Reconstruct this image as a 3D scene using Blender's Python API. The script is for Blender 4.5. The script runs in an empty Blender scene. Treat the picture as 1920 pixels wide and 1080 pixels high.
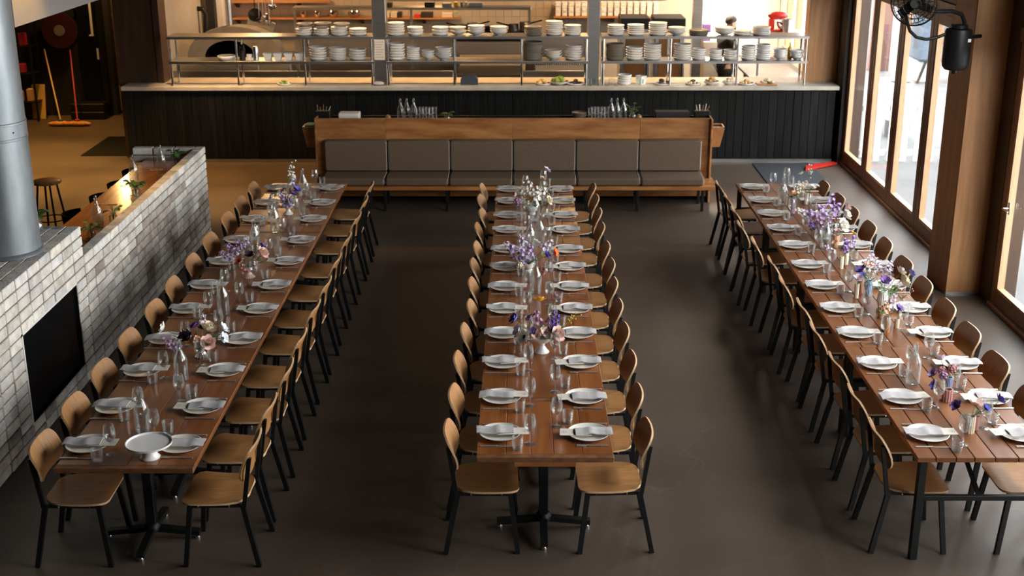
import bpy, bmesh, math, random
from mathutils import Vector, Matrix
random.seed(7)
scene = bpy.context.scene
COL = scene.collection
PI = math.pi

# ------------------------------------------------------------------ camera, sky, lights, exposure
FPX, PITCH, YAW, ROLL, CAMH = 2379.16, 0.3253, -0.0075, -0.002, 4.368
_f = Vector((math.sin(YAW)*math.cos(PITCH), math.cos(YAW)*math.cos(PITCH), -math.sin(PITCH)))
_r0 = Vector((math.cos(YAW), -math.sin(YAW), 0)); _u0 = _r0.cross(_f)
_r = math.cos(ROLL)*_r0 + math.sin(ROLL)*_u0; _u = -math.sin(ROLL)*_r0 + math.cos(ROLL)*_u0
cam = bpy.data.cameras.new('camera'); cam.sensor_width = 36; cam.lens = 36*FPX/1920; cam.clip_end = 400
co = bpy.data.objects.new('camera', cam); COL.objects.link(co)
co.matrix_world = Matrix(((_r.x, _u.x, -_f.x, 0), (_r.y, _u.y, -_f.y, 0), (_r.z, _u.z, -_f.z, CAMH), (0, 0, 0, 1)))
scene.camera = co
cam.dof.use_dof = True; cam.dof.focus_distance = 9.6; cam.dof.aperture_fstop = 3.5

def P(u, v, Y=None, X=None, Z=None):
    """point of the place that the 1920x1080 frame shows at u, v, at a known depth, side distance or height"""
    d = _f + _r*((u-960)/FPX) - _u*((v-540)/FPX)
    t = Y/d.y if Y is not None else (X/d.x if X is not None else (Z-CAMH)/d.z)
    return Vector((0, 0, CAMH)) + d*t

world = bpy.data.worlds.new('sky'); scene.world = world; world.use_nodes = True
nt = world.node_tree; bg = nt.nodes['Background']
tc = nt.nodes.new('ShaderNodeTexCoord'); sx = nt.nodes.new('ShaderNodeSeparateXYZ'); rp = nt.nodes.new('ShaderNodeValToRGB')
nt.links.new(tc.outputs['Generated'], sx.inputs[0]); nt.links.new(sx.outputs['Z'], rp.inputs[0]); nt.links.new(rp.outputs[0], bg.inputs[0])
rp.color_ramp.elements[0].position = 0.0; rp.color_ramp.elements[0].color = (1.0, .97, .93, 1)
rp.color_ramp.elements[1].position = 0.6; rp.color_ramp.elements[1].color = (.95, .97, 1.0, 1)
bg.inputs[1].default_value = 9.6
scene.view_settings.view_transform = 'Standard'; scene.view_settings.look = 'None'
scene.view_settings.exposure = 0.55; scene.view_settings.gamma = 1.0; scene.view_settings.use_curve_mapping = False
scene.cycles.caustics_reflective = False; scene.cycles.caustics_refractive = False
scene.cycles.max_bounces = 10; scene.cycles.transparent_max_bounces = 24; scene.cycles.diffuse_bounces = 4
scene.cycles.sample_clamp_indirect = 6.0

def lamp(name, kind, loc, watts, col, size=.2, rot=None, size_y=None, spot=None):
    l = bpy.data.lights.new(name, kind); l.energy = watts; l.color = col
    if kind == 'AREA':
        l.size = size
        if size_y: l.shape = 'RECTANGLE'; l.size_y = size_y
    else: l.shadow_soft_size = size
    if kind == 'SPOT': l.spot_size = spot or 1.6; l.spot_blend = .6
    o = bpy.data.objects.new(name, l); COL.objects.link(o); o.location = loc
    if rot: o.rotation_euler = rot
    return o
BAYS = [(13.86, 18.86), (7.4, 12.42), (1.0, 6.0)]       # glazed bays of the right wall
for y0, y1 in BAYS:                                                # sky portals: guide sampling only, give no light of their own
    o = lamp('window_portal', 'AREA', (5.12, (y0+y1)/2, 1.35), 1, (1, 1, 1), size=2.6, rot=(0, PI/2, 0), size_y=y1-y0)
    o.data.cycles.is_portal = True
ADDED_OPENING = (5.2, 11.4, 3.0, 5.3)                                     # unseen high opening added to the right wall to brighten the hall
o = lamp('window_portal', 'AREA', (5.12, (ADDED_OPENING[0]+ADDED_OPENING[1])/2, (ADDED_OPENING[2]+ADDED_OPENING[3])/2), 1, (1, 1, 1), size=ADDED_OPENING[3]-ADDED_OPENING[2], rot=(0, PI/2, 0), size_y=ADDED_OPENING[1]-ADDED_OPENING[0]); o.data.cycles.is_portal = True
WARM = (1.0, .55, .22)
for x in (-4.4, -2.6, -.9, .9, 2.5):                               # downlights over the pass and the range
    lamp('kitchen_downlight', 'AREA', (x, 19.85, 2.90), 30, WARM, .35)
    lamp('pass_spot', 'SPOT', (x, 17.4, 4.3), 240, (1.0, .78, .54), .08, rot=(math.radians(36), 0, 0), spot=.75)
for x in (-4.6, -1.6, 1.2):
    lamp('kitchen_downlight', 'AREA', (x, 22.9, 2.98), 34, (1.0, .58, .26), .4)
lamp('kitchen_downlight', 'AREA', (3.3, 22.6, 2.98), 150, (1.0, .82, .60), .5)
for x, y, w in ((-7.8, 18.3, 300), (-6.0, 17.0, 190), (-4.5, 17.7, 170), (-7.9, 20.7, 130), (-4.75, 12.9, 60)):  # pendants over the bar corner
    lamp('bar_downlight', 'SPOT', (x, y, 4.2), w*3, (1.0, .52, .13), .12, spot=1.15)

lamp('passage_lamp', 'POINT', (-6.95, 21.7, 3.0), 40, (1.0, .58, .2), .1)

# ------------------------------------------------------------------ mesh helpers
class MB:
    def __init__(s): s.v = []; s.f = []; s.mi = []; s.sm = []
    def add(s, V, F, m=0, sm=False):
        o = len(s.v); s.v += [tuple(p) for p in V]
        for f in F: s.f.append([i+o for i in f]); s.mi.append(m); s.sm.append(sm)
        return s
    def convex(s, V, F, m=0, sm=False):
        V = [Vector(p) for p in V]; c = sum(V, Vector())/len(V); G = []
        for f in F:
            n = (V[f[1]]-V[f[0]]).cross(V[f[2]]-V[f[1]]); g = sum((V[i] for i in f), Vector())/len(f)
            G.append(list(f) if n.dot(g-c) >= 0 else list(f)[::-1])
        return s.add(V, G, m, sm)
    def box(s, x0, x1, y0, y1, z0, z1, b=0, m=0):
        h = ((x1-x0)/2, (y1-y0)/2, (z1-z0)/2); c = ((x0+x1)/2, (y0+y1)/2, (z0+z1)/2)
        S = [(a, d, e) for a in (-1, 1) for d in (-1, 1) for e in (-1, 1)]
        if b <= 0:
            V = [(c[0]+a*h[0], c[1]+d*h[1], c[2]+e*h[2]) for a, d, e in S]
            return s.convex(V, [(0, 1, 3, 2), (4, 5, 7, 6), (0, 1, 5, 4), (2, 3, 7, 6), (0, 2, 6, 4), (1, 3, 7, 5)], m)
        b = min(b, h[0]*.98, h[1]*.98, h[2]*.98); V = []
        for g in S:
            for k in range(3): V.append([c[i]+g[i]*(h[i] if i == k else h[i]-b) for i in range(3)])
        ix = {g: 3*n for n, g in enumerate(S)}; F = []
        for k in range(3):
            i, j = [q for q in range(3) if q != k]
            for sg in (-1, 1):
                L = []
                for a, d in ((-1, -1), (1, -1), (1, 1), (-1, 1)):
                    g = [0, 0, 0]; g[k] = sg; g[i] = a; g[j] = d; L.append(ix[tuple(g)]+k)
                F.append(L)
            for a in (-1, 1):
                for d in (-1, 1):
                    L = []
                    for sg, q in ((-1, i), (1, i), (1, j), (-1, j)):
                        g = [0, 0, 0]; g[k] = sg; g[i] = a; g[j] = d; L.append(ix[tuple(g)]+q)
                    F.append(L)
        for g in S: F.append([ix[g], ix[g]+1, ix[g]+2])
        return s.convex(V, F, m)
    def bar(s, p, q, w, d=None, m=0, ref=(0, 1, 0)):
        p, q = Vector(p), Vector(q); d = d or w; t = (q-p).normalized(); r = Vector(ref)
        if abs(t.dot(r)) > .98: r = Vector((1, 0, 0))
        a = t.cross(r).normalized(); e = a.cross(t).normalized(); V = []
        for o in (p, q):
            for i, j in ((-1, -1), (1, -1), (1, 1), (-1, 1)): V.append(o+a*i*w/2+e*j*d/2)
        return s.convex(V, [(0, 1, 2, 3), (4, 5, 6, 7), (0, 1, 5, 4), (1, 2, 6, 5), (2, 3, 7, 6), (3, 0, 4, 7)], m)
    def tube(s, pts, r, n=8, m=0, cap=True, sm=True):
        pts = [Vector(p) for p in pts]; k = len(pts); R = r if isinstance(r, (list, tuple)) else [r]*k; V = []; F = []; a = None
        for i, p in enumerate(pts):
            t = (pts[min(i+1, k-1)]-pts[max(i-1, 0)]).normalized()
            if a is None: a = t.orthogonal().normalized()
            a = (a-t*a.dot(t)); a = a.normalized() if a.length > 1e-6 else t.orthogonal().normalized()
            e = t.cross(a)
            for j in range(n): V.append(p+(a*math.cos(2*PI*j/n)+e*math.sin(2*PI*j/n))*R[i])
        for i in range(k-1):
            for j in range(n): F.append((i*n+j, i*n+(j+1) % n, (i+1)*n+(j+1) % n, (i+1)*n+j))
        s.add(V, F, m, sm)
        if cap: s.add([V[j] for j in range(n)][::-1], [list(range(n))], m); s.add([V[(k-1)*n+j] for j in range(n)], [list(range(n))], m)
        return s
    def lathe(s, prof, n=20, c=(0, 0, 0), m=0, sm=True, rib=0, ribn=0):
        V = []; F = []; rings = []
        for r, z in prof:
            if r < 1e-6: rings.append([len(V)]); V.append((c[0], c[1], c[2]+z))
            else:
                L = []
                for j in range(n):
                    rr = r*(1+rib*math.cos(ribn*2*PI*j/n)) if rib else r
                    L.append(len(V)); V.append((c[0]+rr*math.cos(2*PI*j/n), c[1]+rr*math.sin(2*PI*j/n), c[2]+z))
                rings.append(L)
        for A, B in zip(rings, rings[1:]):
            for j in range(n):
                if len(A) == 1 and len(B) == 1: break
                if len(A) == 1: F.append((A[0], B[(j+1) % n], B[j]))
                elif len(B) == 1: F.append((A[j], A[(j+1) % n], B[0]))
                else: F.append((A[j], A[(j+1) % n], B[(j+1) % n], B[j]))
        return s.add(V, F, m, sm)
    def prism(s, poly, z0, z1, m=0, me=None, axis='z', sm=False):
        n = len(poly)
        def w(a, b, c): return (a, b, c) if axis == 'z' else ((a, c, b) if axis == 'y' else (c, a, b))
        V = [w(x, y, z0) for x, y in poly]+[w(x, y, z1) for x, y in poly]
        s.add(V, [list(range(n))[::-1], list(range(n, 2*n))], m)
        return s.add(V, [(i, (i+1) % n, n+(i+1) % n, n+i) for i in range(n)], m if me is None else me, sm)
    def ball(s, c, r, n=10, k=6, m=0, sq=(1, 1, 1)):
        o = len(s.v); s.lathe([(math.sin(PI*i/k), -math.cos(PI*i/k)) for i in range(k+1)], n, m=m)
        for i in range(o, len(s.v)):
            p = s.v[i]; s.v[i] = (c[0]+p[0]*r*sq[0], c[1]+p[1]*r*sq[1], c[2]+p[2]*r*sq[2])
        return s
    def xf(s, M, o=0):
        for i in range(o, len(s.v)): s.v[i] = tuple(M @ Vector(s.v[i]))
        return s
    def mesh(s, name, mats, sharp=42):
        me = bpy.data.meshes.new(name); me.from_pydata(s.v, [], s.f)
        for q in (mats if isinstance(mats, (list, tuple)) else [mats]): me.materials.append(q)
        me.polygons.foreach_set('material_index', s.mi); me.polygons.foreach_set('use_smooth', s.sm)
        me.update()
        if any(s.sm): me.set_sharp_from_angle(angle=math.radians(sharp))
        return me

KIDS = {}
def link(o, parent=None):
    COL.objects.link(o)
    if parent is not None: o.parent = parent; KIDS.setdefault(parent.name, []).append(o)
    return o
def obj(name, mb, mats=None, parent=None, loc=(0, 0, 0), rz=0, label=None):
    me = mb.mesh(name, mats) if isinstance(mb, MB) else mb
    o = bpy.data.objects.new(name, me); o.location = loc
    if rz: o.rotation_euler = (0, 0, rz) if not isinstance(rz, (tuple, list)) else rz
    if label: o['label'] = label
    return link(o, parent)
def tag(o, label, cat, group=None, kind=None):
    o['label'] = label; o['category'] = cat
    if group: o['group'] = group
    if kind: o['kind'] = kind
    return o
def thing(name, label, cat, loc=(0, 0, 0), rz=0, group=None, kind=None):
    o = bpy.data.objects.new(name, None); o.location = loc; o.rotation_euler = (0, 0, rz); o.empty_display_size = .05
    return tag(link(o), label, cat, group, kind)
def one(name, label, cat, mb, mats, loc=(0, 0, 0), rz=0, group=None, kind=None):
    return tag(obj(name, mb, mats, None, loc, rz), label, cat, group, kind)
def copy_tree(root, loc, rz=None, label=None, group=None):
    r = root.copy(); link(r); r.location = loc
    if rz is not None: r.rotation_euler = (0, 0, rz) if not isinstance(rz, (tuple, list)) else rz
    if label: r['label'] = label
    if group: r['group'] = group
    for ch in KIDS.get(root.name, []):
        c = ch.copy(); link(c, r)
        for g in KIDS.get(ch.name, []): link(g.copy(), c)
    return r
ORD = ['first', 'second', 'third', 'fourth', 'fifth', 'sixth', 'seventh', 'eighth', 'ninth', 'tenth', 'eleventh', 'twelfth', 'thirteenth', 'fourteenth', 'fifteenth', 'sixteenth']

# ------------------------------------------------------------------ materials (all procedural)
def mat(name, col, rough=.5, metal=0, col2=None, nscale=(6, 6, 6), namt=1.0, rnd=0, bump=0, bscale=None, spec=.5, coat=0, emit=0, detail=4, rhue=0, ramp=(.35, .65), space='Object'):
    m = bpy.data.materials.new(name); m.use_nodes = True; t = m.node_tree; b = t.nodes['Principled BSDF']
    b.inputs['Roughness'].default_value = rough; b.inputs['Metallic'].default_value = metal; b.inputs['Specular IOR Level'].default_value = spec
    if coat: b.inputs['Coat Weight'].default_value = coat; b.inputs['Coat Roughness'].default_value = .12
    L = t.links.new; N = t.nodes.new; c4 = lambda c: (c[0], c[1], c[2], 1)
    out = None
    if col2 or bump:
        tc = N('ShaderNodeTexCoord'); mp = N('ShaderNodeMapping'); mp.inputs['Scale'].default_value = nscale
        oi = N('ShaderNodeObjectInfo'); ad = N('ShaderNodeVectorMath'); ad.operation = 'ADD'; mu = N('ShaderNodeMath'); mu.operation = 'MULTIPLY'; mu.inputs[1].default_value = 37.0
        L(oi.outputs['Random'], mu.inputs[0]); L(tc.outputs[space], mp.inputs[0]); L(mp.outputs[0], ad.inputs[0]); L(mu.outputs[0], ad.inputs[1])
        nz = N('ShaderNodeTexNoise'); nz.inputs['Scale'].default_value = 1; nz.inputs['Detail'].default_value = detail; nz.inputs['Roughness'].default_value = .6
        L(ad.outputs[0], nz.inputs['Vector'])
        if col2:
            rp = N('ShaderNodeValToRGB'); rp.color_ramp.elements[0].position = ramp[0]; rp.color_ramp.elements[1].position = ramp[1]
            rp.color_ramp.elements[0].color = c4(col); rp.color_ramp.elements[1].color = c4(col2); L(nz.outputs['Fac'], rp.inputs[0]); out = rp.outputs[0]
        if bump:
            bp = N('ShaderNodeBump'); bp.inputs['Strength'].default_value = bump; bp.inputs['Distance'].default_value = .01
            if bscale:
                n2 = N('ShaderNodeTexNoise'); n2.inputs['Scale'].default_value = bscale; n2.inputs['Detail'].default_value = 3; L(tc.outputs['Object'], n2.inputs['Vector']); L(n2.outputs['Fac'], bp.inputs['Height'])
            else: L(nz.outputs['Fac'], bp.inputs['Height'])
            L(bp.outputs[0], b.inputs['Normal'])
    if rnd or rhue:
        oi = N('ShaderNodeObjectInfo'); hs = N('ShaderNodeHueSaturation'); mr = N('ShaderNodeMapRange')
        mr.inputs['To Min'].default_value = 1-rnd; mr.inputs['To Max'].default_value = 1+rnd*.6; L(oi.outputs['Random'], mr.inputs[0]); L(mr.outputs[0], hs.inputs['Value'])
        if rhue:
            m2 = N('ShaderNodeMath'); m2.operation = 'MULTIPLY'; m2.inputs[1].default_value = 7.31; m3 = N('ShaderNodeMath'); m3.operation = 'FRACT'; m4 = N('ShaderNodeMapRange')
            L(oi.outputs['Random'], m2.inputs[0]); L(m2.outputs[0], m3.inputs[0]); L(m3.outputs[0], m4.inputs[0]); m4.inputs['To Min'].default_value = 1-rhue; m4.inputs['To Max'].default_value = 1+rhue; L(m4.outputs[0], hs.inputs['Saturation'])
        if out: L(out, hs.inputs['Color'])
        else: hs.inputs['Color'].default_value = c4(col)
        out = hs.outputs[0]
    if out: L(out, b.inputs['Base Color'])
    else: b.inputs['Base Color'].default_value = c4(col)
    if emit: b.inputs['Emission Color'].default_value = c4(col); b.inputs['Emission Strength'].default_value = emit
    return m
def glass(name, tint=(.96, .97, .97), edge=.80, rough=.02, blend=.32, edge_light=.22):
    m = bpy.data.materials.new(name); m.use_nodes = True; t = m.node_tree; t.nodes.clear(); N = t.nodes.new; L = t.links.new
    tr = N('ShaderNodeBsdfTransparent'); tr.inputs[0].default_value = (*tint, 1); gl = N('ShaderNodeBsdfGlossy'); gl.inputs['Roughness'].default_value = rough
    lw = N('ShaderNodeLayerWeight'); lw.inputs[0].default_value = blend; mr = N('ShaderNodeMapRange'); mr.inputs['To Min'].default_value = .04; mr.inputs['To Max'].default_value = edge
    df = N('ShaderNodeBsdfTranslucent'); df.inputs[0].default_value = (.86, .88, .88, 1); d2 = N('ShaderNodeBsdfDiffuse'); d2.inputs[0].default_value = (.80, .82, .82, 1); dm = N('ShaderNodeMixShader'); L(df.outputs[0], dm.inputs[1]); L(d2.outputs[0], dm.inputs[2])  # whitish diffuse edge painted in for light that solid glass would refract
    m2 = N('ShaderNodeMixShader'); m2.inputs[0].default_value = edge_light; L(gl.outputs[0], m2.inputs[1]); L(dm.outputs[0], m2.inputs[2])
    mx = N('ShaderNodeMixShader'); o = N('ShaderNodeOutputMaterial'); L(lw.outputs['Facing'], mr.inputs[0]); L(mr.outputs[0], mx.inputs[0]); L(tr.outputs[0], mx.inputs[1]); L(m2.outputs[0], mx.inputs[2]); L(mx.outputs[0], o.inputs[0])
    return m
M = {}
M['floor'] = mat('polished_concrete', (.050, .035, .025), .50, col2=(.105, .077, .057), nscale=(.55, .55, .55), detail=9, bump=.04, bscale=60, ramp=(.3, .7))
_t = M['floor'].node_tree; _b = _t.nodes['Principled BSDF']; _src = _b.inputs['Base Color'].links[0].from_socket; _N = _t.nodes.new; _L = _t.links.new
_tc = _N('ShaderNodeTexCoord'); _nz = _N('ShaderNodeTexNoise'); _nz.inputs['Scale'].default_value = 1.3; _nz.inputs['Detail'].default_value = 4; _mx = _N('ShaderNodeMixRGB'); _mx.blend_type = 'ADD'; _mx.inputs[0].default_value = 1.6
_vo = _N('ShaderNodeTexVoronoi'); _vo.feature = 'DISTANCE_TO_EDGE'; _vo.inputs['Scale'].default_value = .8; _lt = _N('ShaderNodeMapRange'); _lt.inputs['From Max'].default_value = .010; _lt.inputs['To Min'].default_value = .20; _lt.inputs['To Max'].default_value = 0.0
_n2 = _N('ShaderNodeTexNoise'); _n2.inputs['Scale'].default_value = 2.2; _ml = _N('ShaderNodeMath'); _ml.operation = 'MULTIPLY'; _cm = _N('ShaderNodeMixRGB'); _cm.inputs[2].default_value = (.24, .20, .165, 1)
_L(_tc.outputs['Object'], _nz.inputs['Vector']); _L(_tc.outputs['Object'], _mx.inputs[1]); _L(_nz.outputs['Color'], _mx.inputs[2]); _L(_mx.outputs[0], _vo.inputs['Vector']); _L(_vo.outputs['Distance'], _lt.inputs[0]); _L(_tc.outputs['Object'], _n2.inputs['Vector'])
_L(_lt.outputs[0], _ml.inputs[0]); _L(_n2.outputs['Fac'], _ml.inputs[1]); _L(_ml.outputs[0], _cm.inputs[0]); _L(_src, _cm.inputs[1]); _L(_cm.outputs[0], _b.inputs['Base Color'])
M['ply'] = mat('oak_plywood', (.315, .140, .045), .42, col2=(.415, .208, .076), nscale=(7, 60, 7), rnd=.10)
M['ply_edge'] = mat('plywood_edge', (.66, .45, .26), .5, col2=(.50, .31, .16), nscale=(3, 3, 260))
M['table'] = mat('varnished_hardwood', (.165, .046, .011), .30, col2=(.31, .112, .030), nscale=(16, 1.3, 16), rnd=.22, bump=.05, coat=.15, ramp=(.25, .75))
M['table_end'] = mat('hardwood_end', (.11, .045, .018), .5, col2=(.22, .09, .035), nscale=(14, 14, 40))
M['table_r'] = mat('oiled_hardwood', (.135, .044, .013), .34, col2=(.25, .098, .034), nscale=(16, 1.3, 16), rnd=.25, bump=.05, spec=.35, ramp=(.25, .75))
M['black'] = mat('black_steel', (.006, .007, .007), .45, spec=.3)
M['black_matte'] = mat('black_matte', (.006, .006, .006), .85, spec=.08)
M['steel'] = mat('brushed_steel', (.55, .55, .54), .30, 1, col2=(.45, .45, .45), nscale=(2, 2, 60))
M['chrome'] = mat('chrome', (.75, .75, .75), .12, 1)
M['cutlery'] = mat('cutlery_steel', (.60, .58, .55), .32, .72)
M['galv'] = mat('galvanised_steel', (.26, .30, .325), .42, .7, col2=(.36, .40, .425), nscale=(6, 6, 2), bump=.03)
M['brick'] = mat('whitewashed_brick', (.55, .52, .47), .85, col2=(.77, .745, .69), nscale=(9, 9, 9), rnd=.26, bump=.5, bscale=45, rhue=.5)
M['brick_brown'] = mat('brown_brick', (.30, .25, .215), .85, col2=(.52, .475, .43), nscale=(9, 9, 9), rnd=.22, bump=.5, bscale=45)
M['mortar'] = mat('mortar', (.17, .125, .095), .9, col2=(.25, .195, .155), nscale=(12, 12, 12), bump=.3)
M['plate'] = mat('stoneware_glaze', (.80, .765, .70), .28, rnd=.04)
M['plate_rim'] = mat('stoneware_rim', (.80, .78, .73), .28)
M['white'] = mat('white_porcelain', (.80, .79, .77), .22, rnd=.05)
M['greyware'] = mat('grey_stoneware', (.20, .18, .15), .45, rnd=.2)
M['linen'] = mat('grey_linen', (.42, .40, .39), .9, col2=(.51, .49, .48), nscale=(90, 90, 90), bump=.15)
M['paper'] = mat('cream_paper', (.68, .63, .55), .8)
M['ink'] = mat('grey_ink', (.30, .28, .24), .8)
M['glass'] = glass('clear_glass'); M['glass_thick'] = glass('thick_glass', (.94, .96, .96), .75, .03, .32, .18)
M['pane'] = glass('window_glass', (.95, .96, .96), .30, 0.0, .22, 0)
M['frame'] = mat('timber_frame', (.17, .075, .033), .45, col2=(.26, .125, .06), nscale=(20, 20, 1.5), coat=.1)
M['frame_lit'] = mat('lit_timber_frame', (.42, .24, .13), .5, col2=(.50, .30, .17), nscale=(20, 20, 1.5))  # lighter copy of the frame timber, daylight put into its colour
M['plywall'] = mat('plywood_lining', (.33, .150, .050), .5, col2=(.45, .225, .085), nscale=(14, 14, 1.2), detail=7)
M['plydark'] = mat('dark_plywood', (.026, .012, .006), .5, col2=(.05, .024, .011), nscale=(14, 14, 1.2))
M['char'] = mat('charred_boards', (.0025, .0028, .0028), .6, col2=(.009, .0098, .0098), nscale=(30, 30, 1.4), bump=.25, rnd=.35, detail=6, spec=.15)
M['concrete'] = mat('concrete_top', (.36, .33, .28), .6, col2=(.48, .45, .40), nscale=(4, 4, 4), detail=8, bump=.05)
M['leather'] = mat('taupe_leather', (.130, .088, .058), .38, col2=(.162, .114, .078), nscale=(60, 60, 60), bump=.12)
M['piping'] = mat('pale_piping', (.45, .42, .38), .35)
M['benchwood'] = mat('bench_hardwood', (.26, .090, .024), .38, col2=(.50, .225, .072), nscale=(1.5, 9, 9), rnd=.12, detail=6, coat=.2)
M['dark'] = mat('dark_paint', (.016, .014, .013), .7); M['ceiling'] = mat('ceiling_black', (.03, .028, .026), .9)
M['grey'] = mat('pale_grey_paint', (.40, .385, .36), .8)
# ------------------------------------------------------------------ the room
def struct(name, label, mb, m, cat='wall'):
    return one(name, label, cat, mb, m, kind='structure')
struct('floor', 'polished brown concrete floor of the dining hall', MB().box(-11, 4.86, -5, 24.6, -.1, 0), M['floor'], 'floor')
struct('ceiling', 'black ceiling high above the hall', MB().box(-11, 5.2, -5, 24.6, 5.6, 5.8), M['ceiling'], 'ceiling')
struct('wall_left', 'dark wall beyond the bar corner', MB().box(-11.2, -11, -5, 24.6, 0, 5.6), M['dark'])
struct('wall_front', 'dark wall behind the viewpoint', MB().box(-11, 5.2, -5.2, -5, 0, 5.6), M['dark'])
mb = MB().box(4.84, 5.1, ADDED_OPENING[1], 24.6, 2.82, 5.6).box(4.84, 5.1, ADDED_OPENING[0], ADDED_OPENING[1], 2.82, ADDED_OPENING[2]).box(4.84, 5.1, ADDED_OPENING[0], ADDED_OPENING[1], ADDED_OPENING[3], 5.6).box(4.84, 5.1, -5, ADDED_OPENING[0], 2.82, 5.6).box(4.84, 5.1, -5, BAYS[-1][0], 0, 2.82)
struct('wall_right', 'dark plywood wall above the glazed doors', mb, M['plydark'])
ye = 24.6
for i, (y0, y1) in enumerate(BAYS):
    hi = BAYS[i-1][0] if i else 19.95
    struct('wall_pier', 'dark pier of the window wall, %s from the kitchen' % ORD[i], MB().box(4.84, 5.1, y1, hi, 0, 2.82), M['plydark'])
struct('wall_pier', 'white tiled sill wall under the kitchen window', MB().box(4.84, 5.1, 19.95, 23.6, 0, 1.12).box(4.84, 5.1, 23.6, 24.6, 0, 2.82), mat('kitchen_white', (.72, .69, .63), .6))
kw = thing('window_5', 'timber framed kitchen window above the steel bench', 'window', (4.90, 0, 0), kind='structure')
for y in (19.95, 20.9, 21.85, 22.75, 23.53): obj('mullion', MB().box(-.05, .06, y, y+.07, 1.12, 2.82, .004), M['frame_lit'], kw)
for y in (20.02, 20.97, 21.92, 22.82): obj('pane', MB().box(0, .008, y, y+.9 if y < 22.8 else y+.71, 1.13, 2.80), M['pane'], kw)
obj('sill', MB().box(-.10, .08, 19.95, 23.6, 1.10, 1.125, .004), M['frame_lit'], kw)
# glazed folding doors, bay by bay
def door_bay(n, y0, y1, cnt, label):
    w = thing('window_%d' % n, label, 'window', (4.87, 0, 0), kind='structure')
    obj('sill', MB().box(-.06, .14, y0, y1, -.001, .045, .004), M['frame'], w); obj('head_frame', MB().box(-.05, .12, y0, y1, 2.70, 2.83, .004), M['frame'], w)
    p = (y1-y0)/cnt
    for i in range(cnt):
        a, b = y0+i*p+.006, y0+(i+1)*p-.006
        lf = obj('door_leaf', MB().box(-.028, .028, a, a+.115, .05, 2.69, .004).box(-.028, .028, b-.115, b, .05, 2.69, .004)
                 .box(-.027, .027, a+.115, b-.115, .05, .20, .004).box(-.027, .027, a+.115, b-.115, 2.56, 2.69, .004), M['frame'], w)
        s = MB()
        for y in (a+.115, b-.135): s.box(-.02, .05, y, y+.02, .20, 2.56)
        s.box(-.02, .05, a+.135, b-.135, .20, .222); obj('glazing_bead', s, M['frame_lit'], lf)
        obj('pane', MB().box(.004, .012, a+.11, b-.11, .19, 2.57), M['pane'], lf)
    return w
door_bay(1, 13.86, 18.86, 4, 'four timber framed glass doors facing the picket fence')
w2 = door_bay(2, 7.4, 12.42, 4, 'timber framed glass doors nearer than the plywood pillar')
obj('door_handle', MB().tube([(-.03, 12.22, 1.08), (-.09, 12.22, 1.08), (-.09, 12.08, 1.08)], .010, 8).box(-.032, -.026, 12.195, 12.245, 1.02, 1.14, .003), M['chrome'], w2, label='chrome lever handle')
door_bay(3, 1.0, 6.0, 4, 'timber framed glass doors nearest the viewpoint')
# plywood pillar boxed out from the window wall
t = thing('plywood_pillar', 'boxed plywood pillar with a sunlit face between the glass doors', 'pillar', (0, 0, 0), kind='structure')
obj('front_panel', MB().box(4.492, 4.86, 12.74, 12.76, .03, 5.6, .002), M['plywall'], t)
obj('side_panel', MB().box(4.49, 4.51, 12.762, 13.38, .0, 5.6, .002), M['plywall'], t)
obj('back_panel', MB().box(4.512, 4.86, 13.36, 13.38, .0, 5.6), M['plywall'], t)
obj('base_strip', MB().box(4.50, 4.86, 12.75, 12.765, 0, .03), M['steel'], t)
# raised plywood uprights at the ends of the kitchen hatch
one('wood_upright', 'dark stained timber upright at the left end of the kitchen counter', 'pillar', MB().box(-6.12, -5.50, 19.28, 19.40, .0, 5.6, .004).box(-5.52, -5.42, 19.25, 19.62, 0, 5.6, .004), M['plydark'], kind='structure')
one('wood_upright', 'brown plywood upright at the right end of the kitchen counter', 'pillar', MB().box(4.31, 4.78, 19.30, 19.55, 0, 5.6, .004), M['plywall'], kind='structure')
one('wall_pier', 'black strip of wall between the kitchen and the glass doors', 'wall', MB().box(4.78, 4.84, 18.86, 19.60, 0, 5.6), M['dark'], kind='structure')

# ------------------------------------------------------------------ outside
M['paving'] = mat('pale_paving', (.085, .087, .086), .8, col2=(.12, .122, .12), nscale=(.8, .8, .8), detail=8)
M['fence'] = mat('white_paint', (.82, .82, .80), .6)
struct('ground', 'pale concrete paving outside the glass doors', MB().box(4.86, 45, -25, 70, -.14, -.02), M['paving'], 'ground')
fn = thing('picket_fence', 'white picket fence outside the glass doors', 'fence', (5.15, 19.05, -.02))
for z in (.10, .78): obj('rail', MB().box(0, 3.2, .01, .035, z, z+.09, .003), M['fence'], fn)
pk = MB().prism([(-.045, .02), (.045, .02), (.045, .90), (.038, .935), (.02, .965), (0, .975), (-.02, .965), (-.038, .935), (-.045, .90)], -.022, 0, axis='y').mesh('picket', M['fence'])
for i in range(16): obj('picket', pk, None, fn, (.06+i*.205, 0, 0 if i else .06))
k = thing('beer_keg', 'grey steel keg standing beyond the picket fence', 'keg', (6.28, 21.0, -.02))
obj('body', MB().lathe([(0, .03), (.19, .03), (.20, .08), (.20, .26), (.215, .28), (.20, .30), (.20, .52), (.215, .54), (.20, .56), (.20, .74), (.19, .80), (0, .80)], 24), M['steel'], k)
obj('rim', MB().lathe([(.17, .80), (.19, .80), (.19, .9), (.17, .9)], 24), M['steel'], k); obj('base_ring', MB().lathe([(.17, 0), (.19, 0), (.19, .05), (.17, .05)], 24), M['steel'], k)
M['brownsteel'] = mat('rust_brown_paint', (.17, .085, .07), .6); M['navy'] = mat('navy_tarp', (.06, .09, .13), .6); M['blue'] = mat('sky_blue_cloth', (.22, .50, .70), .8)
g = P(1645, 130, Z=0)
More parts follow.
